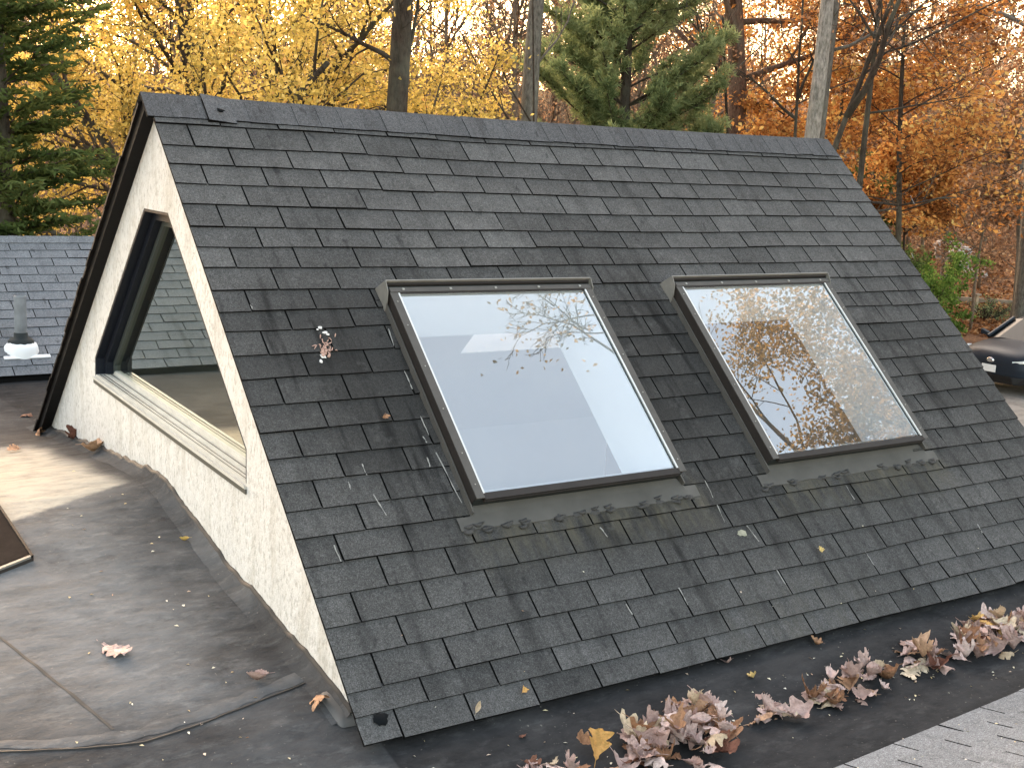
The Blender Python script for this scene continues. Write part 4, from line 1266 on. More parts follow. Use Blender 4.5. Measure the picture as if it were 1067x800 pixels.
beech('rust brown beech at the right edge with sky gaps', 1118, 27, 12, 3.0, 24, 'rust', 15000, z_lo=3.6, zmin=3.75)
beech('low rust beech at the right edge above the bank', 1035, 38, 6.2, 2.8, 25, 'rust', 13000, size=.12, z_lo=2.4, zmin=3.3)
beech('small golden beech low behind the ridge by the reddish trunk', 798, 26, 6.0, 2.0, 26, 'orange', 8000, z_lo=.8)
beech('rust beech deep in the wood behind the slender pale trunk', 1000, 44, 9.5, 3.6, 27, 'rust', 15000, size=.14)
beech('broad rust beech deep in the wood behind the roof corner', 905, 42, 8.5, 3.6, 28, 'rust', 13000, size=.14)
beech('amber beech deep in the wood behind the reddish trunk', 790, 40, 9.5, 3.2, 29, 'orange', 9000, size=.13)
beech('sparse rust beech deep in the wood right of the pine', 715, 46, 10.0, 3.4, 30, 'rust', 5000, size=.13)

for (lab, px, D, zt_, r_, sd_, n_) in [('green holly showing low between the orange beeches right of the roof corner', 925, 31, 4.9, 1.3, 51, 6000), ('dark green holly just past the roof corner under the crooked trunk', 893, 30, 3.9, 1.2, 52, 4500)]:
    b = base_at(px, D); T = Tree(sd_); H = zt_ - b[2]
    pts, rr = T.path(b, (0, 0, 1), H, .05, .015, 8, .03, .03); T.paths.append((pts, rr, 0))
    for q in range(22):
        z = b[2] + .4 + (H - .5) * q / 22; c = np.array([np.interp(z, pts[:, 2], pts[:, i]) for i in range(3)]); a = T.r.uniform(0, 6.28)
        T.grow(c, (math.cos(a), math.sin(a), .5), r_ * (1.05 - .6 * q / 22), .015, 1, 3, kids=(5, 6, 4), ratio=.5, wob=.10, trop=.02, site_from=2)
    put_tree('holly_tree', lab, b, T, BARK['dark'], LM['holly'], n_, .085, .10, .6)

# bare and thinly leaved trees further back: four kinds, copied
protos = []
for k in range(4):
    T = Tree(60 + k)
    pts, rr = T.path((0, 0, 0), (0, 0, 1), 13, .085, .02, 9, .025, .03); T.paths.append((pts, rr, 0))
    for q in range(30):
        z = T.r.uniform(1.5, 12.2); c = np.array([np.interp(z, pts[:, 2], pts[:, i]) for i in range(3)]); a = T.r.uniform(0, 6.28)
        T.grow(c, (math.cos(a), math.sin(a), T.r.uniform(.5, 1.3)), T.r.uniform(2.0, 3.6) * (1.1 - z / 20), .030, 1, 3, kids=(6, 6, 4), ratio=.55, wob=.13, trop=.04, site_from=2)
    protos.append(put_tree('bare_tree', 'thin nearly bare grey brown tree in the background wood', np.array([0, 0, 0.]), T, BARK['tan'], LM['rust'], 1800, .085, .3, .6, 'bare trees of the background wood', rmin=.006))
rng = np.random.default_rng(77); spots = []
for az in np.linspace(8, 60, 56):
    for ring_ in (0, 1):
        a = az + rng.normal() * .8; D = (30 + 8 * rng.random()) if ring_ == 0 else (42 + 22 * rng.random())
        if ring_ == 0 and (rng.random() < .35 or a > 44): continue
        spots.append((CW[0] + D * math.sin(rad(a)), CW[1] + D * math.cos(rad(a))))
for i, (x, y) in enumerate(spots):
    loc = (x, y, float(ground_z(x, y)) - .1)
    if i < 4: protos[i].location = loc; protos[i].rotation_euler = (0, 0, rng.uniform(0, 6.28))
    else: dup(protos[i % 4], loc, rng.uniform(0, 6.28), scale=rng.uniform(.75, 1.2))

# far wood: one brown grey mass of twigs and leaves
rng = np.random.default_rng(5); n = 210000
a = np.deg2rad(rng.uniform(2, 66, n)); D = rng.uniform(66, 120, n)
ht = rng.gamma(1.5, 3.6, n)
x = CW[0] + D * np.sin(a); y = CW[1] + D * np.cos(a); z = ground_z(x, y) + ht * (.6 + .5 * VN2(a * 30, D * .06))
A = rng.normal(size=(n, 3)) * np.array([.6, .6, 1]); A /= np.linalg.norm(A, axis=1)[:, None]
V, F = leaf_quads(np.stack([x, y, z], 1), rng.uniform(.35, 1.1, n), rng, 0, .13, A)
far = fast_mesh('far_wood', V, F, leaf_mat('far_twigs', [(0, (.11, .085, .066)), (.5, (.21, .165, .125)), (.8, (.30, .23, .15)), (1, (.34, .26, .15))], .4), rng.random(n))
tag(far, 'brown grey wood far behind the house', kind='stuff')

# the oak to the right whose branches show in the skylight glass
OAKM = leaf_mat('olive_brown_oak_leaves', [(0, (.10, .085, .045)), (.4, (.24, .18, .085)), (.75, (.42, .28, .11)), (1, (.55, .38, .16))], .4)
def reflected_oak():
    b = np.array([14.5, -7.5, .35]); T = Tree(91)
    pts, rr = T.path(b, (0, .05, 1), 8.0, .30, .22, 8, .02, .02); T.paths.append((pts, rr, 0))
    for (d, ln, r) in [((-.8, .8, 1.1), 7.0, .085), ((-.2, 1., 1.0), 7.0, .085), ((.5, .8, 1.2), 6.5, .08), ((-1.1, .3, .9), 6.0, .07), ((0, .2, 1.5), 7, .09), ((.9, .1, 1), 6, .07), ((-.6, 1.2, .6), 6, .07), ((.3, -1, 1), 5, .11)]:
        T.grow(pts[-1] - np.array([0, 0, T.r.uniform(0, 1.5)]), d, ln, r, 1, 4, kids=(6, 6, 6, 5), ratio=.52, ang=(28, 60), wob=.12, trop=.02, site_from=3)
    e = np.array([8.0, -1.9, 12.2]); s0 = pts[-1] + np.array([0, 0, .5])
    T.grow(s0, e - s0, float(np.linalg.norm(e - s0)), .05, 9, 9, wob=.04, trop=.0, site_from=12)
    for q in range(7):
        T.grow(T.paths[-1 - 0][0][-1] if q == 0 else e + T.r.normal(size=3) * np.array([.35, .2, .35]), np.array([-.8, .35, .25]) + T.r.normal(size=3) * .45, T.r.uniform(.7, 1.3), .012, 2, 4, kids=(6, 6, 7, 5), ratio=.5, ang=(25, 60), wob=.10, trop=.0, start=.2, site_from=3)
    T.paths = [q for q in T.paths if not ((q[0][-1][0] - 1.9) < .97 * (q[0][-1][2] - 3.6) and (q[0][-1][1] + 1.75) < -.15 * (q[0][-1][2] - 3.45))]
    put_tree('oak_tree', 'oak with thin brown leaves, seen only reflected in the right skylight', b, T, BARK['dark'], OAKM, 85000, .068, .16, .5,
             keep=lambda P: ~(((P[:, 0] - 1.9) < .97 * (P[:, 2] - 3.6)) & (np.random.default_rng(3).random(len(P)) > .02)) & ~(((P[:, 0] - 1.9) < .97 * (P[:, 2] - 3.6)) & ((P[:, 1] + 1.75) < -.15 * (P[:, 2] - 3.45))))
reflected_oak()

# shrub, timber edge, post, rocks, leaf litter on the bank
def shrub(name, label, px, py, D, w, h, n, mat, seed, size=.07, cat='shrub'):
    b = at(px, py, D)
    b[2] = float(ground_z(b[0], b[1])) - .05
    T = Tree(seed)
    for q in range(16):
        a = T.r.uniform(0, 6.28); e = T.r.uniform(.25, 1.5)
        T.grow(b, (math.cos(a), math.sin(a), e), math.hypot(w * .5, h) * T.r.uniform(.55, .95), .022, 1, 3, kids=(5, 7, 5), ratio=.42, wob=.10, trop=.05, site_from=2)
    return put_tree(name, label, b, T, BARK['dark'], mat, n, size, .07, .7, cat=cat)
shrub('yew_shrub', 'bright green yew shrub just past the right edge of the roof', 934, 305, 34, 1.9, 3.0, 15000, LM['shrub'], 41, .09)
shrub('small_shrub', 'small thin shrub behind the wooden post', 1030, 318, 41, .8, .8, 700, LM['pine'], 42, .06)
mb = MB()
a, b = onz(975, 307.5, .62), onz(1085, 315, .62); d = (b - a) / np.linalg.norm(b - a); q = np.array([-d[1], d[0], 0])
nseg = 5
for k in range(nseg):
    p0 = a + (b - a) * (k + .004) / nseg; p1 = a + (b - a) * (k + .996) / nseg
    mb.hexa([p0 - q * .09 - up * .25, p1 - q * .09 - up * .25, p1 + q * .09 - up * .25, p0 + q * .09 - up * .25, p0 - q * .09, p1 - q * .09, p1 + q * .09, p0 + q * .09])
tag(link('timber_edging', mb, plain('grey_timber', (.24, .20, .155), .85, var=.4, scale=5, bump=.4), bevel=.012), 'low grey timber edging along the foot of the leafy bank', 'edging')
pp = onz(1014.5, 326, .5); gz = float(ground_z(pp[0], pp[1]))
mb = MB()
mb.hexa([tuple(pp + np.array([dx, dy, gz - .2 - pp[2]])) for dx, dy in ((-.07, -.07), (.07, -.07), (.07, .07), (-.07, .07))] + [tuple(pp + np.array([dx + .03, dy, gz + .62 - pp[2]])) for dx, dy in ((-.07, -.07), (.07, -.07), (.07, .07), (-.07, .07))])
post = empty('wooden_post', (pp[0], pp[1], gz), 'short square wooden post with a cap standing in the mulch', 'post')
link('shaft', mb, plain('weathered_post', (.30, .23, .16), .85, var=.4, scale=7, bump=.3), post, bevel=.008)
mb = MB(); mb.box(pp[0] - .09, pp[0] + .15, pp[1] - .12, pp[1] + .12, gz + .622, gz + .69)
link('cap', mb, plain('post_cap', (.24, .19, .14), .8, var=.3), post, bevel=.015)
rg = np.random.default_rng(15)
for i, (px, py, D, sz) in enumerate([(1000, 240, 54, .75), (1012, 243, 53, .6), (988, 244, 55, .5), (1022, 247, 52, .45)]):
    p = at(px, py, D); p[2] = float(ground_z(p[0], p[1]))
    me = bpy.data.meshes.new('boulder'); import bmesh
    bm = bmesh.new(); bmesh.ops.create_icosphere(bm, subdivisions=3, radius=1)
    for v in bm.verts:
        k = 1 + .22 * float(VN1(v.co.x * 1.7 + i * 5, v.co.y * 1.7)) + .12 * float(VN2(v.co.z * 3, v.co.x * 3 + i))
        v.co = Vector((v.co.x * sz * 1.3 * k, v.co.y * sz * k, v.co.z * sz * .62 * k))
    bm.to_mesh(me); bm.free(); me.materials.append(plain('pale_rock', (.30, .28, .26), .9, var=.3, scale=3, bump=.5, bscale=8))
    o = bpy.data.objects.new('boulder', me); COL.objects.link(o); o.location = p
    tag(o, ['pale boulder on top of the bank above the shrub, biggest of its row', 'pale boulder second from the big grey trunk on the bank top', 'pale boulder on the bank top right behind the shrub', 'small pale boulder next to the grey trunk on the bank'][i], 'boulder', 'boulders on the bank top')
rng = np.random.default_rng(31); n = 26000
az = np.deg2rad(rng.uniform(47, 62, n)); D = rng.uniform(26, 62, n)
x = CW[0] + D * np.sin(az); y = CW[1] + D * np.cos(az)
mk = ~((x > 6) & (x < 28) & (y < 15)); x, y = x[mk], y[mk]
P = np.stack([x, y, ground_z(x, y) + rng.uniform(.01, .09, len(x))], 1)
V, F = leaf_quads(P, rng.uniform(.08, .20, len(P)), rng, .75, .7)
lit = fast_mesh('leaf_litter', V, F, leaf_mat('litter_leaves', [(0, (.07, .03, .015)), (.35, (.20, .085, .035)), (.7, (.36, .18, .08)), (1, (.50, .33, .18))], .2), rng.random(len(P)))
tag(lit, 'brown fallen leaves covering the bank', kind='stuff')

# ------------------------------------------------------------------ the parked car
def car():
    nose = np.array(at(1031, 384, 27.0)); gz = .462
    hd = np.array([-.955, -.06, 0]); hd /= np.linalg.norm(hd); sd = np.array([-hd[1], hd[0], 0])      # sd = car's left
    org = np.array([nose[0], nose[1], gz]) - hd * 0.0
    c = empty('parked_car', org, 'dark blue car parked on the driveway, front half in view', 'car')
    def W(xb, yl, z): return tuple(org - hd * xb + sd * yl + up * z)             # metres back from the nose, to its left, up
    paint = N('dark_blue_paint'); paint.pbsdf((.016, .022, .032), .35, .0, spec=.14)
    blk = plain('black_trim', (.008, .008, .009), .5); gls = N('car_glass'); gls.pbsdf((.010, .012, .013), .2, 0, spec=.10)
    lampm = N('headlamp_lens'); lampm.pbsdf((.72, .76, .78), .12, .1)
    xs_ = [0, .06, .18, .40, .75, 1.15, 1.6, 2.2, 2.9, 3.6, 4.1, 4.4, 4.55]
    hw = [.52, .68, .80, .88, .92, .93, .93, .93, .93, .92, .88, .80, .70]
    zt = [.66, .76, .83, .89, .94, .985, 1.01, 1.02, 1.03, 1.04, 1.03, .98, .85]
    zb = [.30, .25, .22, .20, .19, .19, .19, .19, .19, .20, .24, .30, .36]
    def section(k):
        x, w, t, bt = xs_[k], hw[k], zt[k], zb[k]
        pr = [(0, bt), (.80 * w, bt), (.96 * w, bt + .10), (w, bt + .30), (.985 * w, t - .20), (.93 * w, t - .08), (.80 * w, t - .02), (.45 * w, t + .015), (0, t + .025)]
        full = pr + [(-a, z) for a, z in pr[-2:0:-1]]
        return [W(x, a, z) for a, z in full]
    mb = MB(); m = None
    for k in range(len(xs_)):
        s_ = section(k); m = len(s_); mb.v += s_
    for k in range(len(xs_) - 1):
        for j in range(m): mb.f.append((k * m + j, k * m + (j + 1) % m, (k + 1) * m + (j + 1) % m, (k + 1) * m + j)); mb.mi.append(0)
    mb.f.append(tuple(range(m))[::-1]); mb.mi.append(0); e = (len(xs_) - 1) * m; mb.f.append(tuple(range(e, e + m))); mb.mi.append(0)
    o = link('body', mb, paint.m, c, smooth=True); sm = o.modifiers.new('sub', 'SUBSURF'); sm.levels = 1; sm.render_levels = 2
    gx_ = [1.15, 1.9, 2.4, 3.1, 3.7, 4.2]; gt = [1.0, 1.38, 1.47, 1.48, 1.42, 1.08]; gw = [.80, .68, .64, .64, .64, .74]
    mb = MB()
    for x, t, w in zip(gx_, gt, gw): mb.v += [W(x, .86, 1.0), W(x, w, t - .04), W(x, w * .7, t), W(x, -w * .7, t), W(x, -w, t - .04), W(x, -.86, 1.0)]
    for k in range(5):
        for j in range(5): mb.f.append((k * 6 + j, k * 6 + j + 1, (k + 1) * 6 + j + 1, (k + 1) * 6 + j)); mb.mi.append(1 if (j in (1, 2, 3) and 1 <= k <= 3) else 0)
    o = link('cabin', mb, [gls.m, paint.m], c, smooth=False, bevel=.02)
    mb = MB()
    for y in (.70, -.70):
        mb = MB(); mb.tube([W(1.14, y + .10 * np.sign(y), 1.0), W(1.9, y, 1.37)], [.035, .035], 6)
        link('pillar', mb, paint.m, c)
    for y in (.80, -.80):
        for x in (.92, 3.65):
            w = link('wheel', MB(), blk, c)
            bpy.data.objects.remove(w)
            mb = MB(); cc = np.array(W(x, y, .34)); n = 24
            for k, (r, t) in enumerate([(.20, .115), (.30, .12), (.34, .08), (.34, -.08), (.30, -.12)]):
                for j in range(n):
                    a = j * 2 * math.pi / n; s_ = 1 if y > 0 else -1
                    mb.v.append(tuple(cc + sd * t * s_ + hd * r * math.cos(a) + up * r * math.sin(a)))
            for k in range(4):
                for j in range(n): mb.f.append((k * n + j, k * n + (j + 1) % n, (k + 1) * n + (j + 1) % n, (k + 1) * n + j)); mb.mi.append(0)
            wh = link('wheel', mb, M['rubber_and_shade'], c, smooth=True)
            mb = MB(); s_ = 1 if y > 0 else -1
            mb.v.append(tuple(cc + sd * .10 * s_)); 
            for j in range(20):
                a = j * 2 * math.pi / 20; r = .205
                mb.v.append(tuple(cc + sd * .112 * s_ + hd * r * math.cos(a) + up * r * math.sin(a)))
            mb.f = [(0, 1 + j, 1 + (j + 1) % 20) for j in range(20)]; mb.mi = [j % 2 for j in range(20)]
            link('rim', mb, [plain('alloy_rim', (.45, .46, .47), .35, .7), blk], wh)
    for s_ in (1, -1):
        mb = MB(); pr = [(.045, .46), (.10, .66), (.20, .79), (.42, .895), (.62, .925)]
        top = [W(x - .012, s_ * y * 1.0, .70 + .035 * k) for k, (x, y) in enumerate(pr)]; bt = [W(x - .015, s_ * y * 1.01, .655 + .03 * k) for k, (x, y) in enumerate(pr)]
        tb = [W(x + .06, s_ * (y - .05), .70 + .035 * k) for k, (x, y) in enumerate(pr)]; bb = [W(x + .06, s_ * (y - .05), .655 + .03 * k) for k, (x, y) in enumerate(pr)]
        mb.v = top + bt + tb + bb; n = 5
        for k in range(4): mb.f += [(k, k + 1, n + k + 1, n + k), (k, 2 * n + k, 2 * n + k + 1, k + 1), (n + k, n + k + 1, 3 * n + k + 1, 3 * n + k)]
        mb.f += [(0, n, 3 * n, 2 * n), (4, 9, 19, 14)]; mb.mi = [0] * len(mb.f)
        link('headlight', mb, lampm.m, c)
        mb = MB(); mb.hexa([W(1.30, s_ * .93, .98), W(1.44, s_ * .93, .98), W(1.44, s_ * 1.09, 1.0), W(1.30, s_ * 1.09, 1.0), W(1.30, s_ * .93, 1.05), W(1.44, s_ * .93, 1.05), W(1.44, s_ * 1.09, 1.11), W(1.30, s_ * 1.09, 1.11)])
        link('mirror', mb, paint.m, c, bevel=.02)
    mb = MB(); mb.hexa([W(-.02, .56, .24), W(.20, .84, .24), W(.20, -.84, .24), W(-.02, -.56, .24), W(-.03, .50, .40), W(.10, .74, .40), W(.10, -.74, .40), W(-.03, -.50, .40)])
    link('grille', mb, blk, c, bevel=.02)
    mb = MB(); mb.hexa([W(-.045, .155, .44), W(-.03, .155, .44), W(-.03, -.155, .44), W(-.045, -.155, .44), W(-.045, .155, .585), W(-.03, .155, .585), W(-.03, -.155, .585), W(-.045, -.155, .585)])
    link('number_plate', mb, plain('plate_white', (.72, .73, .74), .5, var=.15, scale=14), c)
    mb = MB(); n = 20; ce = (-.012, 0, .675)
    for rr_ in (1.0, .72):
        for j in range(n): a = j * 2 * math.pi / n; mb.v.append(W(-.030 + (.02 if rr_ == 1 else 0), .085 * rr_ * math.cos(a), .675 + .055 * rr_ * math.sin(a)))
    mb.f = [(j, (j + 1) % n, n + (j + 1) % n, n + j) for j in range(n)] + [tuple(range(n, 2 * n))]; mb.mi = [0] * n + [1]
    link('emblem', mb, [plain('chrome', (.7, .7, .7), .2, .9), plain('emblem_face', (.35, .36, .38), .3, .6)], c)
car()

# ------------------------------------------------------------------ fallen leaves on the roof
def leaf_mesh(name, kind, mat, seed, curl):
    rg = np.random.default_rng(seed); n = 26
    V = []; F = []
    for k in range(n + 1):
        t = k / n
        if kind == 'oak':
            env = math.sin(math.pi * min(1, t * .97 + .03)) ** .7 * (.30 + .12 * t)
            lobe = .30 + .70 * abs(math.cos(math.pi * 3.6 * t + .3)) ** .8
            w = env * lobe
        elif kind == 'maple':
            w = .46 * math.sin(math.pi * t) ** .8 * (.42 + .58 * abs(math.cos(math.pi * 2.6 * (t - .33))) ** .9)
        else:
            w = .20 * math.sin(math.pi * t) ** .8
        w = max(w, .004); ws2 = w * (1 + rg.normal() * .06)
        x = t - .5
        row = []
        for f in (-1, -.5, 0, .5, 1):
            ww = (w if f < 0 else ws2) * f
            xx = x + (abs(f) * w * .55 if kind != 'narrow' else 0)
            z = curl[0] * x * x * 2 + curl[1] * abs(ww) * 1.1 + curl[2] * ww * x * 4 + .018 * math.sin(9 * t + 3 * f) + (.03 * rg.normal() if abs(f) == 1 else 0)
            row.append((xx, ww, z))
        V += row
    for k in range(n):
        for j in range(4): F.append((k * 5 + j, k * 5 + j + 1, (k + 1) * 5 + j + 1, (k + 1) * 5 + j))
    mb = MB(); mb.add(V, F)
    mb.tube([(-.50, 0, V[2][2]), (-.62, .01, V[2][2] + .02), (-.76, .03, V[2][2] + .05)], [.010, .009, .007], 5)
    mb.tube([V[k * 5 + 2] for k in range(0, n - 2, 4)], [.009 - .0011 * k for k in range(len(range(0, n - 2, 4)))], 4)
    me = bpy.data.meshes.new(name)
    me.from_pydata(mb.v, [], mb.f); me.materials.append(mat)
    me.polygons.foreach_set('use_smooth', np.ones(len(me.polygons), bool)); me.update()
    return me
def dry_mat(name, c0, c1, c2):
    k = N(name); r = k.n('ShaderNodeObjectInfo').outputs['Random']
    c = k.ramp(r, [(0, c0), (.5, c1), (1, c2)])
    f = k.noise(k.coord('Object'), 5, 5, .7)
    c = k.mix(k.ramp(f, [(.42, 0), (.72, .7)]), c, tuple(x * .42 for x in c0))
    b = k.pbsdf(c, .65, 0, k.bump(k.noise(k.coord(), 14, 4), .4, .05), .3)
    return k.m
DM = {'pink': dry_mat('dry_pinkish_leaf', (.40, .26, .215), (.60, .43, .38), (.74, .58, .52)),
      'brown': dry_mat('dry_brown_leaf', (.26, .125, .065), (.44, .24, .13), (.56, .36, .23)),
      'tanleaf': dry_mat('dry_tan_leaf', (.50, .37, .24), (.66, .52, .36), (.78, .65, .48)),
      'yellow': dry_mat('dry_yellow_leaf', (.62, .42, .12), (.70, .54, .22), (.66, .34, .10)),
      'red': dry_mat('dark_red_leaf', (.10, .035, .022), (.18, .07, .042), (.26, .12, .07))}
LMSH = {}
for mname in DM:
    LMSH[mname] = [leaf_mesh('leaf_' + mname, kd, DM[mname], 10 * q + len(mname), cu) for q, (kd, cu) in enumerate([('oak', (.12, .12, .05)), ('maple', (.3, .7, -.3)), ('oak', (-.5, -.5, .5)), ('maple', (.9, .9, .3)), ('narrow', (.6, 1.6, .4)), ('oak', (1.2, 1.2, -.6))])]
rg = np.random.default_rng(44)
UP = Vector((0, 0, 1))
def put_leaf(p, size, kind, var, yaw=None, tilt=.25, label=None, group=None, normal=None):
    o = bpy.data.objects.new('fallen_leaf', LMSH[kind][var]); COL.objects.link(o)
    q = Vector(normal if normal is not None else (0, 0, 1)).normalized()
    q = (q + Vector(rg.normal(size=3)) * tilt).normalized()
    m = q.to_track_quat('Z', 'Y').to_matrix().to_4x4() @ Matrix.Rotation(rg.uniform(0, 6.28) if yaw is None else yaw, 4, 'Z')
    o.matrix_world = Matrix.Translation(Vector(p)) @ m @ Matrix.Scale(size, 4)
    tag(o, label, 'leaf', group)
    return o
def pile(poly, n, hmax, label, group, sizes=(.045, .145), mix=(.54, .24, .15, .04, .03)):
    """leaves heaped inside an outline sighted on the membrane"""
    W2 = [onmem(x, y) for x, y in poly]; cx = np.mean([w[:2] for w in W2], 0)
    def inside(x, y):
        c = False
        for i in range(len(W2)):
            a, b = W2[i], W2[i - 1]
            if (a[1] > y) != (b[1] > y) and x < (b[0] - a[0]) * (y - a[1]) / (b[1] - a[1]) + a[0]: c = not c
        return c
    lo = np.min([w[:2] for w in W2], 0); hi = np.max([w[:2] for w in W2], 0); k = 0
    while k < n:
        x, y = rg.uniform(lo, hi)
        if not inside(x, y): continue
        e = min(1.0, min(math.hypot(x - (a[0] + (b[0] - a[0]) * t), y - (a[1] + (b[1] - a[1]) * t)) for a, b in zip(W2, W2[1:] + W2[:1]) for t in (0, .25, .5, .75)) / .07)
        h = .012 + hmax * e * (k / n)
        kd = rg.choice(['pink', 'brown', 'tanleaf', 'red', 'yellow'], p=mix)
        put_leaf((x, y, float(zm(x, y)) + h), rg.uniform(*sizes), kd, int(rg.integers(0, 6)), tilt=.34, label=label, group=group); k += 1
pile([(640, 790), (672, 765), (700, 738), (722, 734), (748, 752), (768, 768), (762, 785), (740, 812), (640, 815)], 85, .085, 'dry curled leaf heaped in the big pile at the bottom edge', 'leaves of the big pile at the bottom edge')
pile([(545, 803), (552, 796), (590, 797), (610, 803), (600, 815), (545, 815)], 8, .02, 'dry leaf half out of frame left of the big pile', 'leaves at the bottom edge left of the big pile')
pile([(835, 722), (862, 715), (880, 700), (905, 697), (932, 706), (928, 716), (905, 732), (870, 738), (840, 732)], 34, .045, 'dry leaf in the middle clump along the roof valley', 'leaves of the middle clump')
pile([(924, 684), (945, 672), (972, 684), (990, 690), (986, 698), (960, 706), (930, 700)], 22, .04, 'dry leaf in the clump just before the far heap', 'leaves of the clump before the far heap')
pile([(985, 690), (995, 668), (1025, 645), (1050, 648), (1085, 652), (1085, 678), (1045, 684), (1010, 694)], 55, .06, 'dry leaf in the long heap at the right edge of the valley', 'leaves of the heap at the right edge')
pile([(778, 752), (800, 736), (832, 748), (835, 758), (805, 766), (785, 764)], 9, .02, 'dry leaf in the loose patch right of the big pile', 'leaves of the loose patch')
def mem_leaf(px, py, size, kind, var, yaw, label, tilt=.10, h=.006):
    p = onmem(px, py); put_leaf((p[0], p[1], p[2] + h), size, kind, var, yaw, tilt, label)
mem_leaf(620, 786, .12, 'yellow', 1, 1.2, 'pale yellow maple leaf leaning on the left of the big pile', .3, .04)
mem_leaf(606, 780, .07, 'brown', 3, 2.2, 'curled orange brown leaf beside the pale yellow one', .4, .03)
mem_leaf(118, 679, .15, 'pink', 0, .5, 'large pinkish lobed oak leaf lying alone on the grey flat roof')
mem_leaf(268, 709, .085, 'pink', 4, .5, 'narrow curled pinkish leaf close to the curved seam', .2)
mem_leaf(333, 731, .11, 'brown', 2, .8, 'pinkish brown leaf caught at the foot of the gable corner', .25, .03)
mem_leaf(38, 453, .12, 'brown', 2, .2, 'red brown leaf nearest the black rake foot', .35, .02)
mem_leaf(78, 462, .12, 'red', 5, 1.3, 'dark curled leaf against the gable wall, between two brown ones', .35, .02)
mem_leaf(98, 473, .12, 'brown', 3, 2.5, 'brown curled leaf furthest along the gable wall', .35, .02)
mem_leaf(13, 471, .11, 'brown', 0, .1, 'brown leaf lying on the tan part of the roof', .3, .02)
mem_leaf(27, 434, .09, 'red', 2, .6, 'small dark leaf on the strip below the rear roof', .3, .02)
mem_leaf(192, 564, .045, 'yellow', 4, .2, 'tiny yellow leaf on the grey flat roof near the gable')
mem_leaf(790, 724, .10, 'pink', 2, .5, 'pink leaf lying alone between the eave and the loose patch', .25)
mem_leaf(850, 672, .06, 'brown', 3, .9, 'small brown leaf just below the eave, above the middle clump', .3)
mem_leaf(759, 691, .055, 'pink', 1, .1, 'small pink leaf just below the eave left of the others', .2)
mem_leaf(785, 707, .05, 'yellow', 3, .5, 'small tan yellow leaf between the eave and the pink leaf', .3)
mem_leaf(545, 768, .035, 'red', 0, .4, 'tiny red leaf alone on the dark roof left of the big pile')
def roof_leaf(px, py, size, kind, var, yaw, label, h=.014):
    u_, r_ = slope_uv(px, py, h); put_leaf(FP(u_, r_, h), size, kind, var, yaw, .15, label, normal=(0, -S, CC))
roof_leaf(545, 719, .035, 'yellow', 1, .3, 'tiny yellow leaf on the lowest course of shingles')
roof_leaf(855, 574, .035, 'yellow', 3, 1.2, 'tiny orange leaf on the shingles below the right skylight')
roof_leaf(400, 435, .035, 'brown', 5, .2, 'tiny orange brown leaf on the shingles left of the left skylight')
roof_leaf(497, 737, .05, 'tanleaf', 4, 1.0, 'thin tan sliver of leaf on the eave course')
# bird dropping with bits stuck to it
bd = empty('bird_dropping', FP(*slope_uv(338, 360), .01), 'white and pinkish splat of bird dropping on the shingles', 'dropping')
mb = MB(); r2 = np.random.default_rng(3)
for x, y, a, b in [(333, 342, .012, .010), (338, 347, .016, .008), (341, 349, .010, .006), (330, 344, .006, .004), (336, 372, .012, .014), (334, 377, .008, .010)]:
    u_, r_ = slope_uv(x, y); blob(mb, FP, u_, r_, a, b, .004, n=10, seed=int(x + y), h0=.008)
link('splat', mb, plain('white_dropping', (.62, .60, .58), .8, var=.2, scale=60), bd, smooth=True)
mb = MB()
for q in range(26):
    u_, r_ = slope_uv(338 + r2.normal() * 5, 361 + r2.normal() * 3.5); a = r2.uniform(0, 6.28); l_ = r2.uniform(.012, .035)
    mb.tube([FP(u_, r_, .009 + r2.uniform(0, .004)), FP(u_ + l_ * .5 * math.cos(a), r_ + l_ * .4 * math.sin(a), .012 + r2.uniform(0, .006)), FP(u_ + l_ * math.cos(a), r_ + l_ * .7 * math.sin(a), .010 + r2.uniform(0, .01))], [.0015, .003, .001], 4)
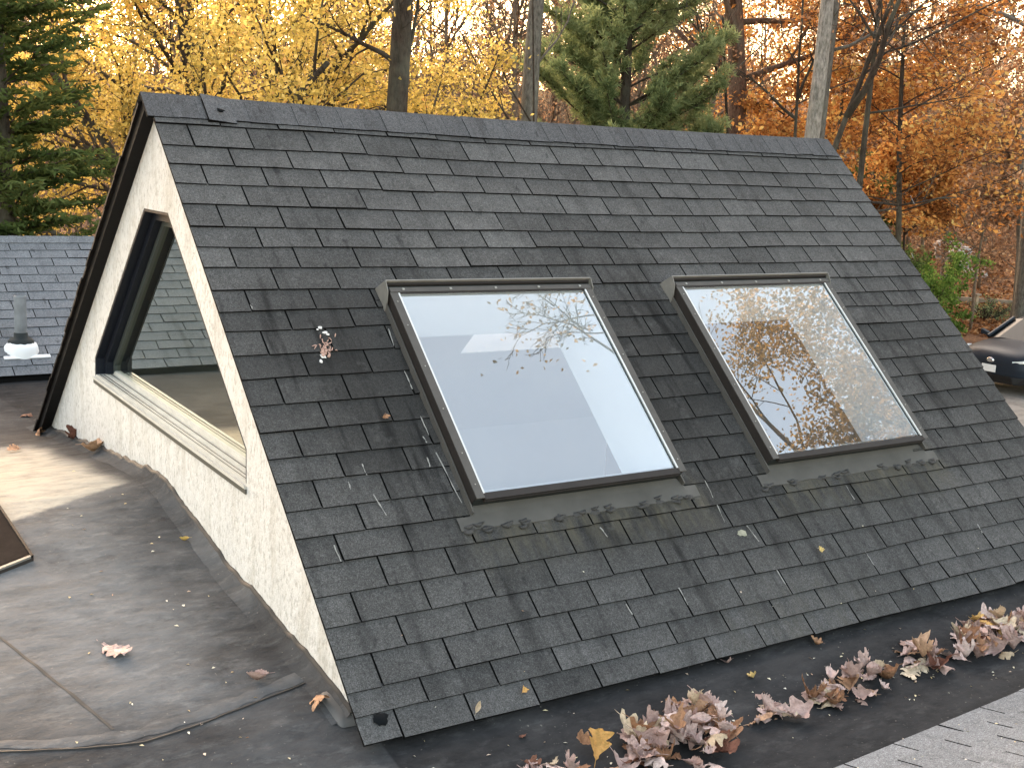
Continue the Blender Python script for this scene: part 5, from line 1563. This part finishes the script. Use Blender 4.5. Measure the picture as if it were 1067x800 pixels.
for q in range(7):
    u_, r_ = slope_uv(338 + r2.normal() * 4, 365 + r2.normal() * 3); blob(mb, FP, u_, r_, .009, .008, .010, n=8, seed=q + 50, h0=.008)
link('stuck_bits', mb, plain('pinkish_bits', (.42, .27, .22), .85, var=.5, scale=70), bd)
# seeds and crumbs of leaf
V = []; F = []; tone = []
def crumb(p, n_, size):
    p = np.array(p); n_ = np.array(n_); a = rg.normal(size=3); a -= n_ * (a @ n_); a /= np.linalg.norm(a); b = np.cross(n_, a); w = size * rg.uniform(.25, .6)
    k = len(V)
    V.extend([p - a * size * .5 + n_ * .003, p + b * w * .5 + n_ * .007, p + a * size * .5 + n_ * .003, p - b * w * .5 + n_ * .004]); F.append((k, k + 1, k + 2, k + 3)); tone.append(rg.random())
for q in range(330):
    if q % 3 == 2: continue
    if q < 90: px, py = rg.uniform(60, 330), rg.uniform(470, 800)
    elif q < 260: px, py = rg.uniform(420, 1067), 0; py = 800 - (px - 420) * .205 + rg.normal() * 26 + 8
    else: px, py = rg.uniform(560, 1067), 0; py = 800 - (px - 640) * .33 + rg.normal() * 10
    p = onmem(px, py)
    if p[0] > .0 and p[1] > -2.36: continue
    if p[1] < -3.12 or (p[0] > -.10 and p[1] > -2.3): continue
    crumb(p, (0, 0, 1), rg.uniform(.008, .024))
for q in range(40):
    px, py = rg.uniform(340, 1050), rg.uniform(480, 740); u_, r_ = slope_uv(px, py)
    if 2.75 < r_ < 3.25 and u_ > .03: crumb(FP(u_, r_, .008), (0, -S, CC), rg.uniform(.006, .014))
for q in range(50):
    u_ = rg.uniform(-.3, 1.6); r_ = GR - rg.uniform(0, .6); crumb(GP(u_, r_, .004), tuple(gn), rg.uniform(.008, .02))
cr = fast_mesh('seeds_and_crumbs', np.array(V), np.array(F), leaf_mat('crumbs', [(0, (.55, .42, .22)), (.4, (.68, .60, .40)), (.7, (.70, .68, .60)), (1, (.45, .25, .14))], .1), tone)
tag(cr, 'scattered seeds and leaf crumbs on the roof', kind='stuff')
